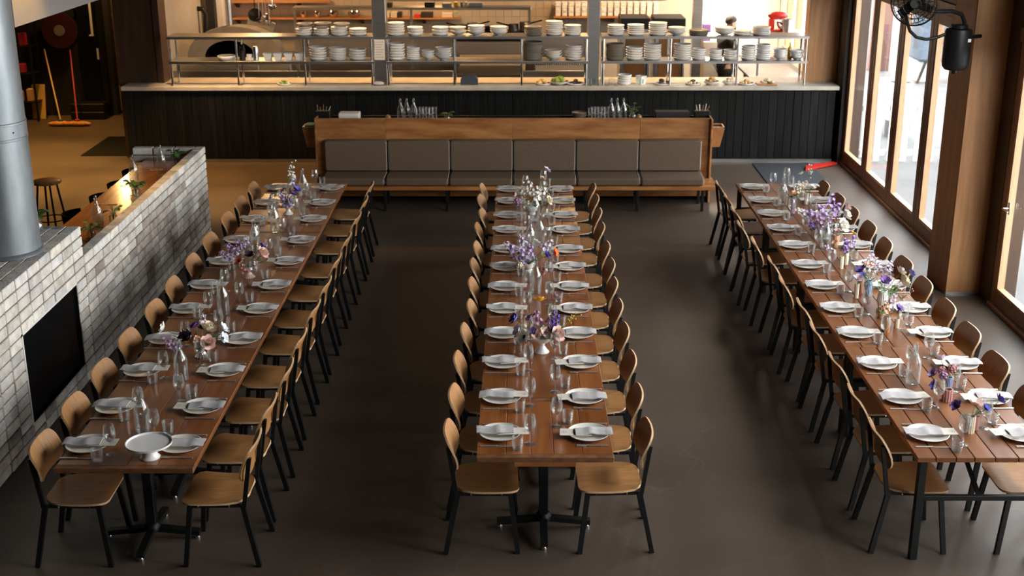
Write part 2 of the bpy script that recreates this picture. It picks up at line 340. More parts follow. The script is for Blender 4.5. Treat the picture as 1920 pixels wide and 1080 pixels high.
t = thing('brown_post', 'rust brown post wrapped with a sky blue cloth outside', 'post', (g.x, g.y, -.02))
obj('post_shaft', MB().box(-.22, .22, -.1, .1, 0, 4, .01), M['brownsteel'], t); obj('blue_cloth', MB().box(-.62, -.26, -.05, .05, 1.9, 3.6, .03), M['blue'], t)
g = P(1708, 150, Z=0)
t = thing('timber_posts', 'pair of grey timber posts outside the glass doors', 'post', (g.x, g.y, -.02))
obj('post_shaft', MB().box(-.35, -.18, -.1, .1, 0, 3.2, .01), M['grey'], t); obj('post_shaft', MB().box(.1, .4, -.1, .1, 0, 3.4, .01), M['fence'], t)
g = P(1752, 150, Z=0)
t = thing('market_stall', 'dark tarp covered stall on trestle legs across the paving', 'stall', (g.x, g.y, -.02))
obj('counter', MB().box(-.5, 2.0, -.4, .4, .45, 1.5, .05), M['navy'], t)
for a in (-.3, 1.8): obj('leg', MB().bar((a-.15, -.3, 0), (a, -.3, .5), .05), M['black'], t); obj('leg', MB().bar((a+.15, .3, 0), (a, .3, .5), .05), M['black'], t)
one('distant_building', 'pale low building across the yard', 'building', MB().box(9, 44, 46, 52, -.02, 2.6, .05).box(8.5, 44.5, 45.4, 52.4, 2.6, 2.9, .04), M['grey'])
M['tablewood_out'] = mat('pale_outdoor_timber', (.50, .32, .17), .6, col2=(.58, .39, .22), nscale=(10, 1, 10))
t = thing('picnic_table', 'pale timber picnic table outside the nearer glass doors', 'table', (7.35, 13.6, -.02))
for i in range(4): obj('plank', MB().box(-.9, .9, -.4+i*.2, -.21+i*.2, .71, .75, .004), M['tablewood_out'], t)
for sx in (-.7, .7):
    for sy in (-1, 1): obj('leg', MB().bar((sx, sy*.6, 0), (sx, sy*.2, .71), .08, .04), M['tablewood_out'], t)
    obj('seat_beam', MB().box(sx-.02, sx+.02, -.68, .68, .36, .42), M['tablewood_out'], t)
for sy in (-.68, .44): obj('bench_seat', MB().box(-.9, .9, sy, sy+.24, .42, .46, .004), M['tablewood_out'], t)

# ------------------------------------------------------------------ brick hearth and planter wall
BR = MB().box(-.1175, .1175, -.055, .055, -.0395, .0395, .006).mesh('brick', M['brick'])
BRB = MB().box(-.1175, .1175, -.055, .055, -.0395, .0395, .006).mesh('brick', M['brick_brown'])
def brick(par, x, y, z, along='y', q=0):
    brown = math.sin(y*.9+z*2.6+.6)+math.sin(y*2.3-z*4.1)*.5+random.uniform(-.5, .5) > .55 and z < .95  # browner bricks in wavy clusters, none in the highest courses
    o = obj('brick', BRB if brown else BR, None, par, (x+random.uniform(-.003, .004), y+random.uniform(-.003, .003), z), PI/2 if along == 'y' else 0)
    return o
WX, CH = -3.82, .0917
w = thing('brick_wall', 'low whitewashed brick wall beside the left long table', 'wall', kind='structure')
obj('mortar_core', MB().box(WX-.108, WX-.016, 10.585, 15.048, 0, 1.082).box(-4.49, WX-.1, 14.955, 15.048, 0, 1.082), M['mortar'], w)
for c in range(12):
    for i in range(18): brick(w, WX-.055, 10.58+.124+i*.2487, CH*(c+.5))
for c in range(10, 12):
    for i in range(3): brick(w, WX-.235-i*.2487+.0, 15.0, CH*(c+.5), 'x')
h = thing('brick_hearth', 'whitewashed brick fireplace block under the steel flue', 'fireplace', kind='structure')
y0 = 10.57
obj('mortar_core', MB().box(WX-.90, WX-.016, 8.05, 9.07, 0, 1.355).box(WX-.90, WX-.016, 10.32, y0-.006, 0, 1.355).box(WX-.90, WX-.016, 9.07, 10.32, .92, 1.355)
    .box(WX-.90, WX-.016, 9.07, 10.32, 0, .18).box(WX-.90, WX-.45, 9.07, 10.32, .18, .92), M['mortar'], h)
for c in range(15):
    for i in range(10):
        if 1 <= i <= 5 and 2 <= c <= 9: continue
        brick(h, WX-.055, y0-.124-i*.25, .0917*(c+.5))
for r in range(1, 7):
    for i in range(10): brick(h, WX-.055-r*.1175, y0-.124-i*.25, .0917*14.5)
for c in range(15):
    for i in range(3): brick(h, WX-.24-i*.25, 8.05-.04, .0917*(c+.5), 'x')
for c in range(11, 15): brick(h, WX-.24, y0-.055, .0917*(c+.5), 'x')
fb = MB().box(WX-.446, WX-.43, 9.07, 10.32, .185, .92).box(WX-.43, WX-.004, 9.072, 9.085, .185, .92).box(WX-.43, WX-.004, 10.305, 10.318, .185, .92).box(WX-.43, WX-.004, 9.072, 10.318, .905, .918).box(WX-.43, WX-.004, 9.072, 10.318, .183, .196)
obj('firebox', fb, M['black_matte'], h)
obj('fire_glass', MB().box(WX-.03, WX-.024, 9.085, 10.305, .196, .905), mat('smoked_glass', (.004, .005, .006), .12), h)
obj('pale_edging', MB().box(WX-.02, WX+.004, 9.045, 9.068, .18, .94).box(WX-.02, WX+.004, 9.045, 10.32, .92, .938), M['plate_rim'], h)
# flue
fl = thing('steel_flue', 'round galvanised steel flue rising from the brick hearth', 'flue', (-4.155, 9.80, 1.375))
obj('pipe', MB().lathe([(.262, 0), (.262, 4.2)], 48), M['galv'], fl)
obj('base_collar', MB().lathe([(.262, .03), (.275, .025), (.29, 0), (.262, 0)], 48), M['galv'], fl)
for z in (.94, 1.06): obj('seam_band', MB().lathe([(.262, z-.012), (.268, z-.008), (.268, z+.008), (.262, z+.012)], 48), M['galv'], fl)
obj('clamp', MB().lathe([(.2625, .95), (.2655, .95), (.2655, 1.05), (.2625, 1.05)], 48), M['galv'], fl)
for a in (-.55, -1.1, -1.65): obj('rivet', MB().ball((.266*math.cos(a), .266*math.sin(a), 1.0), .007, 8, 4), M['black'], fl)
one('ceiling_bulkhead', 'pale grey bulkhead hanging above the bar corner', 'bulkhead', MB().box(-5.25, -5.0, 12.67, 18.6, 2.81, 5.6), M['grey'], kind='structure')
# bar shelf behind the wall
t = thing('bar_table', 'narrow timber bar top behind the low brick wall', 'bar table', (0, 0, 0))
obj('top', MB().box(-4.50, WX-.112, 10.60, 14.95, .94, .98, .004), mat('bar_timber', (.30, .125, .045), .22, col2=(.42, .19, .075), nscale=(14, 1.2, 14), coat=.5), t)
for y in (11.2, 12.9, 14.5): obj('bracket', MB().bar((-4.45, y, .93), (-3.96, y, .60), .04), M['black'], t)
# ------------------------------------------------------------------ long tables
TW, TT = .88, .75
def tabletop(t, x0, y0, y1, m, gap, n):
    ws = [random.uniform(.8, 1.3) for _ in range(n)]; k = TW/sum(ws); x = 0
    for q in ws:
        obj('plank', MB().box(x0+x+gap, x0+x+q*k-gap, y0+.003, y1-.003, TT-.035, TT, .003), m, t); x += q*k
def pedestal(t, cx, cy):
    obj('column', MB().box(cx-.032, cx+.032, cy-.032, cy+.032, .05, TT-.05, .004), M['black'], t)
    obj('column_collar', MB().lathe([(.05, .07), (.055, .07), (.055, .10), (.04, .12)], 16, (cx, cy, 0)), M['black'], t)
    for dx, dy in ((1, 0), (-1, 0), (0, 1), (0, -1)):
        a = obj('foot_arm', MB().bar((cx+dx*.03, cy+dy*.03, .075), (cx+dx*.32, cy+dy*.32, .045), .05, .035, ref=(0, 0, 1)), M['black'], t)
        obj('glide', MB().lathe([(0, 0), (.018, 0), (.02, .012), (.012, .03), (0, .03)], 12, (cx+dx*.30, cy+dy*.30, 0)), M['chrome'], a)
    obj('top_plate', MB().box(cx-.28, cx+.28, cy-.03, cy+.03, TT-.06, TT-.036, .003).box(cx-.03, cx+.03, cy-.28, cy+.28, TT-.062, TT-.036, .003), M['black'], t)
def table_run(nm, x0, seams, steel):
    for i, (a, b) in enumerate(zip(seams, seams[1:])):
        lab = '%s table unit of the %s long table, %s from the near end' % ('steel legged timber' if steel else 'varnished timber pedestal', nm, ORD[i])
        t = thing('dining_table', lab, 'table', group='table units of the long tables')
        if steel:
            tabletop(t, x0, a, b, M['table_r'], .0022, 7)
            for y in (a+.04, b-.04):
                for x in (x0+.05, x0+TW-.05): obj('leg', MB().box(x-.025, x+.025, y-.025, y+.025, 0, TT-.036, .003), M['black'], t)
                obj('crossbar', MB().box(x0+.075, x0+TW-.075, y-.016, y+.016, .43, .465, .003), M['black'], t)
                s = 1 if y < (a+b)/2 else -1
                obj('brace', MB().bar((x0+TW/2, y, .45), (x0+TW/2, y+s*.62, TT-.045), .028, .014), M['black'], t)
            for x in (x0+.05, x0+TW-.05): obj('apron', MB().box(x-.015, x+.015, a+.065, b-.065, TT-.075, TT-.036, .003), M['black'], t)
        else:
            tabletop(t, x0, a+.05, b, M['table'], .0009, 4 if nm == 'left' else 5)
            obj('end_board', MB().box(x0, x0+TW, a+.003, a+.052, TT-.035, TT, .003), M['table_end'], t)
            L = b-a
            for y in ([a+.46, b-.46] if L > 1.2 else [(a+b)/2]): pedestal(t, x0+TW/2, y)
            if nm == 'centre': obj('apron', MB().box(x0+.24, x0+TW-.24, a+.02, a+.045, TT-.075, TT-.036, .003), M['benchwood'], t)
table_run('left', -2.94, [7.17, 8.95, 10.70, 12.49, 14.62], False)
table_run('centre', -.285, [7.335, 8.23, 10.40, 12.565, 14.515], False)
table_run('right', 2.53, [7.34, 9.29, 11.10, 12.85, 14.61], True)

# ------------------------------------------------------------------ chairs
def rr(dz, W, hh, rt, rb):
    r = rt if dz > 0 else rb; e = abs(dz)-(hh-r)
    return W-(r-math.sqrt(max(r*r-e*e, 0)) if e > 0 else 0)
def shell(rows, th, off):
    """rows: list of rows of points; returns MB with thickness th along -off and a separate rim material"""
    n, k = len(rows), len(rows[0]); A = [Vector(p) for r in rows for p in r]; N = []
    for i in range(n):
        for j in range(k):
            du = A[i*k+min(j+1, k-1)]-A[i*k+max(j-1, 0)]; dv = A[min(i+1, n-1)*k+j]-A[max(i-1, 0)*k+j]; q = du.cross(dv)
            q = q.normalized() if q.length > 1e-9 else Vector(off)
            N.append(q if q.dot(Vector(off)) > 0 else -q)
    B = [a-q*th for a, q in zip(A, N)]; mb = MB(); F = [(i*k+j, i*k+j+1, (i+1)*k+j+1, (i+1)*k+j) for i in range(n-1) for j in range(k-1)]
    mb.add(A, F, 0, True); mb.add(B, [f[::-1] for f in F], 0, True)
    ring = [j for j in range(k)]+[i*k+k-1 for i in range(1, n)]+[(n-1)*k+j for j in range(k-2, -1, -1)]+[i*k for i in range(n-2, 0, -1)]
    m = len(ring); V = [A[i] for i in ring]+[B[i] for i in ring]
    mb.add(V, [(i, (i+1) % m, m+(i+1) % m, m+i) for i in range(m)], 1, False)
    return mb
def make_chair():
    t = thing('dining_chair', '', 'chair')
    # seat: dished plywood, wider at the front, rounded corners
    rows = []; xs = [-.205, -.198, -.18, -.15, -.08, 0, .08, .15, .185, .205, .215]
    for x in xs:
        W = .205+.030*(x+.205)/.42; e = 0
        if x < -.105: q = (-.105-x)/.10; W -= .115*(1-math.sqrt(max(0, 1-min(q, 1)**2)))
        if x > .14: q = (x-.14)/.075; W -= .075*(1-math.sqrt(max(0, 1-min(q, 1)**2)))
        z = .458-.010*math.cos((x+.02)/.2*PI/2)
        rows.append([(x, W*s, z-.004*(1-s*s)-(.010*max(0, x-.17)/.045)) for s in (-1, -.92, -.75, -.5, -.2, .2, .5, .75, .92, 1)])
    obj('seat', shell(rows, .014, (0, 0, 1)), [M['ply'], M['ply_edge']], t)
    rows = []; hh = .113
    for q in (-1, -.97, -.88, -.72, -.45, -.1, .25, .5, .7, .85, .95, 1):
        dz = q*hh; W = rr(dz, .215, hh, .075, .062); z = .700+dz; s0 = (z-.585)/.235
        xx = -.205-.055*s0+.012*math.sin(s0*PI*1.6-.3)
        rows.append([(xx+.030*(s*W/.215)**2, s*W, z) for s in (-1, -.93, -.8, -.55, -.28, 0, .28, .55, .8, .93, 1)])
    obj('backrest', shell(rows, .013, (1, 0, 0)), [M['ply'], M['ply_edge']], t)
    for s in (-1, 1):
        obj('leg', MB().bar((.155, s*.196, .432), (.205, s*.232, 0), .031), M['black'], t)
        obj('leg', MB().bar((-.185, s*.196, .440), (-.275, s*.232, 0), .031), M['black'], t)
        obj('back_post', MB().bar((-.196, s*.200, .420), (-.247, s*.186, .760), .026, .026), M['black'], t)
        obj('seat_rail', MB().bar((-.19, s*.196, .428), (.165, s*.196, .422), .022), M['black'], t)
        for x in (-.10, .10): obj('bolt', MB().ball((x, s*.212, .428), .008, 6, 4), M['chrome'], t)
    obj('cross_rail', MB().bar((.10, -.196, .424), (.10, .196, .424), .02).bar((-.12, -.196, .426), (-.12, .196, .426), .02), M['black'], t)
    return t
YL = [14.318, 13.642, 12.965, 12.18, 11.47, 10.76, 10.12, 9.41, 8.75, 8.09, 7.485][::-1]
YC = [14.24, 13.71, 13.12, 12.55, 11.86, 11.30, 10.72, 10.13, 9.54, 8.917, 8.263, 7.67][::-1]
YR = [14.36, 13.756, 13.19, 12.61, 12.01, 11.366, 10.76, 10.155, 9.555, 8.90, 8.266, 7.665][::-1]
SEATS = [('left', 'left', YL, -2.885, -2.82), ('left', 'right', YL, -1.985, -2.215), ('centre', 'left', YC, -.205, -.138), ('centre', 'right', YC, .59, .448),
         ('right', 'left', YR, 2.60, 2.69), ('right', 'right', YR, 3.365, 3.30)]
XJ = {('right', 'left'): [0, 0, .02, .01, .03, -.01, 0, -.04, -.08, -.06, -.05, -.06], ('right', 'right'): [0]*9+[-.04, -.05, -.09], ('centre', 'left'): [-.02, -.03, -.02, 0, .02, .01, 0, .02, 0, .03, 0, 0]}
proto = make_chair(); first = True
for tn, side, ys, cx, pxx in SEATS:
    for i, y in enumerate(ys):
        lab = 'plywood chair with black legs, %s from near end, %s side of %s table' % (ORD[i], side, tn)
        j = XJ.get((tn, side), [0]*12)[i]; loc = (cx+j+random.uniform(-.008, .008), y+random.uniform(-.012, .012), 0); rz = (0 if side == 'left' else PI)+random.uniform(-.035, .035)
        if first: proto.location = loc; proto.rotation_euler = (0, 0, rz); proto['label'] = lab; proto['group'] = 'dining chairs along the long tables'; first = False
        else: copy_tree(proto, loc, rz, lab)
# ------------------------------------------------------------------ kitchen shell
M['tile'] = mat('cream_tile', (.46, .385, .29), .3, rnd=.06)
M['tilewall'] = mat('cream_wall', (.44, .375, .29), .5)
wb = thing('wall_back', 'cream tiled back wall of the open kitchen', 'wall', kind='structure')
obj('plaster', MB().box(-6.0, 5.2, 24.2, 24.4, 0, 5.6), M['tilewall'], wb)
tl = MB().box(-.073, .073, -.006, .006, -.073, .073, .003).mesh('tile', M['tile'])
for i in range(46):
    for j in range(6): obj('tile', tl, None, wb, (-5.35+i*.15, 24.197, 1.06+j*.15))
struct('wall_kitchen', 'grey tiled side wall at the left of the pizza oven', MB().box(-6.02, -5.85, 19.765, 24.2, 0, 2.995), mat('grey_tile', (.42, .39, .34), .35, col2=(.47, .44, .38), nscale=(8, 8, 8)))
struct('ceiling_kitchen', 'kitchen ceiling with an added fascia above the hatch', MB().box(-6.0, 4.84, 19.3, 24.2, 3.0, 3.1).box(-5.5, 4.31, 19.3, 19.42, 2.62, 3.0), M['grey'], 'ceiling')  # lower strip is an unseen fascia, added to keep lamp light in the kitchen
struct('wall_panel', 'white wall panel behind the cook', MB().box(3.35, 4.83, 24.15, 24.199, 0, 3.0), mat('bright_white', (.80, .78, .73), .5))
# counter clad in black boards
ct = thing('kitchen_counter', 'long kitchen counter clad in charred black boards', 'counter', (0, 0, 0))
obj('carcass', MB().box(-5.96, 4.70, 18.96, 19.72, .06, 1.095), M['black_matte'], ct)
bd = MB().box(-.0605, .0605, -.011, .011, -.52, .515, .004).mesh('board', M['char'])
for i in range(86): obj('board', bd, None, ct, (-5.905+i*.1241, 18.943+random.uniform(-.002, .003), .575))
obj('kick_strip', MB().box(-5.96, 4.72, 18.948, 18.96, 0, .055), M['steel'], ct)
obj('worktop', MB().box(-5.99, 4.745, 18.89, 19.76, 1.105, 1.165, .006), M['concrete'], ct)
# steel posts of the pass
for x0, x1, lab in ((-2.205, -2.005, 'left'), (.99, 1.165, 'right')):
    t = thing('steel_post', '%s brushed steel post rising from the counter between plate racks' % lab, 'post', (0, 0, 1.165))
    obj('shaft', MB().box(x0, x1, 19.02, 19.30, 0, 1.6, .004), M['steel'], t)
    if lab == 'left':
        obj('notice', MB().box(x0+.02, x1-.02, 19.014, 19.0195, .38, .68), M['paper'], t, label='pinned white order sheet')
        for k in range(7): obj('text_line', MB().box(x0+.035, x1-.04-(k % 3)*.02, 19.0125, 19.0145, .64-k*.037, .648-k*.037), M['ink'], t)
# plate racks
def rack(nm, us):
    t = thing('plate_rack', '%s two tier steel plate rack on the kitchen counter' % nm, 'rack', (0, 0, 1.165))
    xs = [P(u, 90, Y=18.96).x for u in us]; a, b = xs[0]-.03, xs[-1]+.03
    for z in (.372, .735):
        s = obj('shelf', MB().box(a, b, 18.94, 19.36, z-.012, z, .003).box(a, b, 18.94, 18.95, z-.04, z-.012), M['steel'], t)
    for x in xs:
        for y in (18.965, 19.33): obj('post', MB().tube([(x, y, 0), (x, y, .722)], .016, 8), M['chrome'], t)
    return a, b
rack('left', (318, 443, 570, 696)); rack('middle', (727, 851, 978, 1100)); rack('right', (1132, 1258, 1384, 1512))
Z1, Z2, Z0 = 1.165+.372, 1.165+.735, 1.165
PM = {}
def platemesh(kind, d, hgt, m):
    key = (kind, round(d, 2), round(hgt, 3), m)
    if key not in PM:
        r = d/2
        if kind == 'bowl': pr = [(0, 0), (r*.38, 0), (r*.40, hgt*.12), (r*.72, hgt*.35), (r*.95, hgt*.75), (r, hgt), (r*.96, hgt), (r*.88, hgt*.72), (r*.6, hgt*.38), (0, hgt*.2)]
        else: pr = [(0, 0), (r*.80, 0), (r*.93, hgt*.35), (r, hgt*.95), (r*.985, hgt*1.02), (r*.95, hgt*.95), (r*.86, hgt*.35), (0, hgt*.25)]
        PM[key] = MB().lathe(pr, 18).mesh('plate', M[m])
    return PM[key]
PXM = .00793
def stacks(rk, tier, z, lst):
    for si, (u, wpx, hpx, n, kind, m) in enumerate(lst):
        kd = 'bowl' if kind == 'bowl' else 'plate'
        y = 19.25 if kind == 'back' else 19.09
        x = P(u, 70 if tier == 'upper' else 114, Y=y).x; d = wpx*PXM*(1 if kind != 'back' else 1.0); H = max(hpx*PXM*.92, .03); step = H/n
        th = min(step*1.7, .07 if kd == 'bowl' else .032); th = max(th, step)
        if kd == 'bowl': th = max(th, .06); step = (H-th)/max(n-1, 1) if n > 1 else 0; step = max(step, .018)
        for k in range(n):
            col = {'white': 'white', 'greyware': 'grey', 'plate': 'cream'}[m]
            lab = '%s %s, %s from bottom, %s stack on %s shelf of %s rack' % (col, kd, ORD[k], ORD[si], tier, rk)
            one('stacked_'+kd, lab, kd, platemesh(kd, d, th*.97, m), None, (x+random.uniform(-.005, .005), y+random.uniform(-.005, .005), z+k*step+.001), group='crockery stacked on the kitchen racks')
W_, G_, C_ = 'white', 'greyware', 'plate'
stacks('left', 'upper', Z2, [(573, 33, 22, 4, 'back', G_), (606, 34, 23, 4, 'back', G_), (641, 32, 22, 4, 'back', G_), (570, 32, 14, 3, 'plate', W_), (603, 30, 14, 3, 'plate', W_), (637, 32, 17, 4, 'plate', W_), (672, 33, 14, 3, 'plate', W_)])
stacks('middle', 'upper', Z2, [(743, 33, 26, 5, 'plate', W_), (779, 30, 17, 3, 'plate', W_), (826, 32, 17, 3, 'plate', W_), (859, 32, 17, 2, 'bowl', C_), (893, 33, 20, 3, 'bowl', W_), (935, 33, 18, 3, 'bowl', W_), (1000, 34, 17, 5, 'plate', G_), (1039, 33, 28, 7, 'plate', W_), (1074, 31, 20, 5, 'plate', W_)])
stacks('right', 'upper', Z2, [(1154, 31, 20, 5, 'plate', W_), (1192, 32, 21, 5, 'plate', W_), (1233, 35, 25, 6, 'plate', W_), (1268, 33, 16, 3, 'bowl', W_), (1310, 37, 9, 3, 'plate', G_), (1357, 36, 16, 3, 'bowl', W_), (1392, 34, 9, 2, 'plate', W_), (1427, 34, 16, 4, 'plate', W_)])
stacks('left', 'lower', Z1, [(425, 34, 9, 1, 'plate', C_), (597, 34, 27, 5, 'plate', W_), (634, 33, 25, 5, 'plate', W_), (671, 33, 22, 4, 'plate', W_)])
stacks('middle', 'lower', Z1, [(744, 33, 34, 6, 'plate', W_), (775, 26, 26, 6, 'plate', W_), (803, 26, 20, 3, 'bowl', W_), (832, 32, 26, 4, 'bowl', W_), (999, 36, 35, 13, 'plate', G_), (1037, 33, 20, 3, 'bowl', C_), (1075, 34, 30, 6, 'plate', W_)])
stacks('right', 'lower', Z1, [(1153, 35, 31, 13, 'plate', G_), (1189, 33, 26, 5, 'plate', W_), (1223, 34, 32, 7, 'plate', W_), (1279, 34, 32, 7, 'plate', W_), (1310, 27, 23, 5, 'plate', W_), (1341, 27, 21, 5, 'plate', W_), (1369, 27, 20, 4, 'plate', W_), (1402, 26, 28, 6, 'plate', W_), (1430, 28, 31, 7, 'plate', W_), (1462, 26, 22, 4, 'bowl', W_), (1493, 28, 20, 3, 'bowl', W_)])
# small wares on the left rack's lower shelf
def at(u, Y, z): return (P(u, 110, Y=Y).x, Y, z)
one('pepper_mill', 'black pepper mill on the lower shelf of the left rack', 'pepper mill', MB().lathe([(0, 0), (.045, 0), (.045, .16), (.03, .18), (.04, .2), (.02, .23), (0, .23)], 16), M['black'], at(455, 19.10, Z1))
one('steel_shaker', 'steel shaker beside white bowls on the left rack', 'shaker', MB().lathe([(0, 0), (.042, 0), (.042, .17), (.036, .2), (0, .2)], 16), M['steel'], at(480, 19.10, Z1))
one('white_cup', 'small white cup between the mill and the shaker', 'cup', MB().lathe([(0, 0), (.035, 0), (.045, .085), (.041, .085), (.032, .01), (0, .01)], 16), M['white'], at(468, 19.08, Z1))
for i, u in enumerate((503, 522, 542, 562)):
    one('square_bowl', 'white square bowl, %s from the left beside the shaker' % ORD[i], 'bowl', MB().lathe([(0, 0), (.055, 0), (.095, .10), (.09, .10), (.05, .012), (0, .012)], 4, sm=False), M['white'], at(u, 19.10, Z1), PI/4, group='square bowls on the left rack')
# wares and dishes on the pass
M['leafy'] = mat('salad_green', (.24, .34, .05), .6, rnd=.3); M['rind'] = mat('charred_food', (.05, .03, .02), .6); M['crumb'] = mat('roast_brown', (.42, .22, .07), .7, col2=(.55, .34, .14), nscale=(30, 30, 30)); M['pale_food'] = mat('pale_food', (.66, .58, .42), .7); M['butter'] = mat('butter_yellow', (.65, .45, .15), .6); M['teal'] = mat('teal_print', (.20, .42, .40), .6)
def dish(u, label, d, m, pieces, plate='white', kind='plate', y=19.07, n=14, sz=.028, hz=.02):
    p = P(u, 152, Y=y); t = thing('served_dish', label, 'dish', (p.x, y, Z0))
    if kind == 'board': obj('serving_board', MB().box(-d/2, d/2, -.1, .1, 0, .018, .006), M['benchwood'], t); h = .018
    else: obj(kind, platemesh('bowl' if kind == 'bowl' else 'plate', d, .055 if kind == 'bowl' else .028, plate), None, t); h = .035 if kind == 'bowl' else .012
    for k in range(n):
        a = random.uniform(0, 6.28); r = random.uniform(0, d*.33)
        b = MB().ball((0, 0, 0), sz*random.uniform(.7, 1.2), 7, 5, sq=(1, random.uniform(.6, 1), random.uniform(.5, .9)))
        obj('food_piece', b, M[pieces[k % len(pieces)]], t, (r*math.cos(a), r*math.sin(a)*.6, h+hz+(.03 if r < d*.15 else 0)), a)
dish(533, 'plate of pale garnished food on the pass at left', .22, 'w', ['pale_food', 'leafy', 'pale_food'])
dish(1049, 'white bowl heaped with green salad leaves on the pass', .28, 'w', ['leafy', 'butter', 'leafy'], kind='bowl', n=26, sz=.045, hz=.04)
dish(1079, 'plate of dark charred vegetables beside the salad bowl', .28, 'w', ['rind'], n=18)
dish(1241, 'white plate of dark meat left of the rack post', .24, 'w', ['rind', 'rind', 'pale_food'], n=12, sz=.034)
dish(1300, 'plate of brown roast pieces right of the oven bottle', .24, 'w', ['crumb', 'pale_food', 'rind'], n=22)
dish(1334, 'wide white bowl filled with roast nuts', .25, 'w', ['crumb'], kind='bowl', n=26, hz=.03)
dish(1366, 'shallow white bowl of grey dip near the cook', .20, 'w', ['ink', 'pale_food'], kind='bowl', n=10)
dish(1398, 'pale plate of stacked flatbread pieces', .26, 'w', ['pale_food', 'crumb'], n=20)
dish(1437, 'wooden board with pale cheese pieces at the right of the pass', .30, 'w', ['pale_food', 'pale_food', 'leafy'], kind='board', n=22)
dish(1018, 'wrapped yellow loaf on a small plate beside the salad', .24, 'w', ['butter'], n=9, sz=.04)
for k in range(4): one('stacked_plate', 'white plate, %s from bottom, small stack on the counter pass' % ORD[k], 'plate', platemesh('plate', .215, .04, 'white'), None, (P(1171, 150, Y=19.1).x, 19.1, Z0+k*.036), group='plates stacked on the pass')
one('printed_tub', 'white tub with a teal print on the pass', 'tub', MB().lathe([(0, 0), (.07, 0), (.085, .13), (.08, .13), (.065, .01), (0, .01)], 4, sm=False).box(-.035, .035, -.066, -.062, .02, .085, m=1), [M['white'], M['teal']], at(1203, 19.1, Z0))
t = thing('ticket_holder', 'dark round topped ticket box standing on the pass', 'ticket box', (P(880, 150, Y=19.1).x, 19.1, Z0))
obj('case', MB().prism([(-.13, 0), (.13, 0), (.13, .08), (.10, .13), (.05, .155), (-.05, .155), (-.10, .13), (-.13, .08)], -.06, .06, axis='y'), mat('slate_blue', (.035, .045, .06), .5), t)
tm = MB().lathe([(0, 0), (.028, 0), (.034, .10), (.031, .10), (.026, .01), (0, .01)], 12).mesh('jar', M['glass_thick'])
for i in range(7): one('clear_tumbler', 'clear tumbler, %s of a cluster below the right steel post' % ORD[i], 'glass', tm, None, (P(1106+i*8, 150, Y=19.0).x, 18.96+(i % 2)*.08, Z0), group='tumblers below the right steel post')
one('folded_cloth', 'crumpled pale cloth at the foot of the left steel post', 'cloth', MB().ball((0, 0, .03), .09, 10, 6, sq=(1, .6, .35)), M['linen'], (P(709, 152, Y=19.0).x, 19.0, Z0))
# range, ovens, hood
def kbox(name, label, cat, u0, u1, Y, d, z0, z1, m, b=.006):
    return one(name, label, cat, MB().box(P(u0, 100, Y=Y).x, P(u1, 100, Y=Y).x, Y, Y+d, z0, z1, b), M[m])
for i, (u0, u1) in enumerate(((312, 560), (562, 700), (722, 850), (980, 1110))):
    t = thing('steel_bench', '%s stainless prep bench behind the pass' % ORD[i], 'bench', (0, 0, 0), group='prep benches behind the pass')
    x0, x1 = P(u0, 140, Y=20.7).x, P(u1, 140, Y=20.7).x
    obj('bench_top', MB().box(x0, x1, 20.62, 21.25, .90, .94, .004), M['steel'], t); obj('upstand', MB().box(x0, x1, 20.62, 20.64, .94, 1.13, .003), M['steel'], t)
    for x in (x0+.05, x1-.05):
        for y in (20.68, 21.2): obj('leg', MB().box(x-.02, x+.02, y-.02, y+.02, 0, .90), M['steel'], t)
t = thing('pizza_oven', 'grey domed pizza oven with a black arched mouth', 'oven', (-4.86, 21.6, 0))
def arch(w, h, n=14, z0=0): return [(w*math.cos(PI*i/n), z0+h*math.sin(PI*i/n)**.8) for i in range(n+1)]
M['render'] = mat('grey_render', (.19, .175, .155), .8, col2=(.24, .22, .195), nscale=(5, 5, 5))
obj('base', MB().box(-.95, .95, 0, 1.4, 0, 1.12, .01), M['steel'], t)
dm = MB(); rows = []
for k in range(9):
    q = k/8; sc = math.sqrt(max(0, 1-(q*.98)**2.6)); rows.append([(x*sc, 1.4*q, 1.12+(z)*sc) for x, z in arch(.80, .60, 16)])
V = [p for r in rows for p in r]; K = 17
dm.add(V, [(i*K+j, i*K+j+1, (i+1)*K+j+1, (i+1)*K+j) for i in range(8) for j in range(K-1)], 0, True)
out = arch(.80, .60, 16, 1.12); inn = arch(.43, .33, 16, 1.16)
dm.add([(x, 0, z) for x, z in out]+[(x-.07, 0, z) for x, z in inn], [(j, j+1, K+j+1, K+j) for j in range(K-1)]); dm.add([(.80, 0, 1.12), (-.80, 0, 1.12), (-.5, 0, 1.16), (.36, 0, 1.16)], [(0, 1, 2, 3)])
obj('dome', dm, M['render'], t)
mo = MB(); mo.add([(x-.07, 0, z) for x, z in inn]+[(x-.07, .5, z) for x, z in inn], [(j, j+1, K+j+1, K+j) for j in range(K-1)]+[list(range(K, 2*K)), (0, K-1, 2*K-1, K)]); obj('mouth', mo, M['black_matte'], t)
obj('flue_pipe', MB().tube([(-.10, .25, 1.66), (-.10, .25, 2.995)], .055, 16), M['steel'], t)
obj('drawer', MB().box(-.5, .4, -.02, 0, .80, 1.08, .004), M['steel'], t)
one('wall_duct', 'black duct pipe bending along the kitchen side wall', 'pipe', MB().tube([P(366, 16, Y=23.3), P(380, 17, Y=23.3), P(386, 26, Y=23.3), P(386, 62, Y=23.3), P(386, 100, Y=23.3)], .045, 10), M['black'])
one('tall_dark_panel', 'tall dark panel behind the oven chimney', 'panel', MB().box(P(390, 30, Y=23.6).x, P(405, 30, Y=23.6).x, 23.5, 23.69, 0, 2.995, .005), M['dark'])
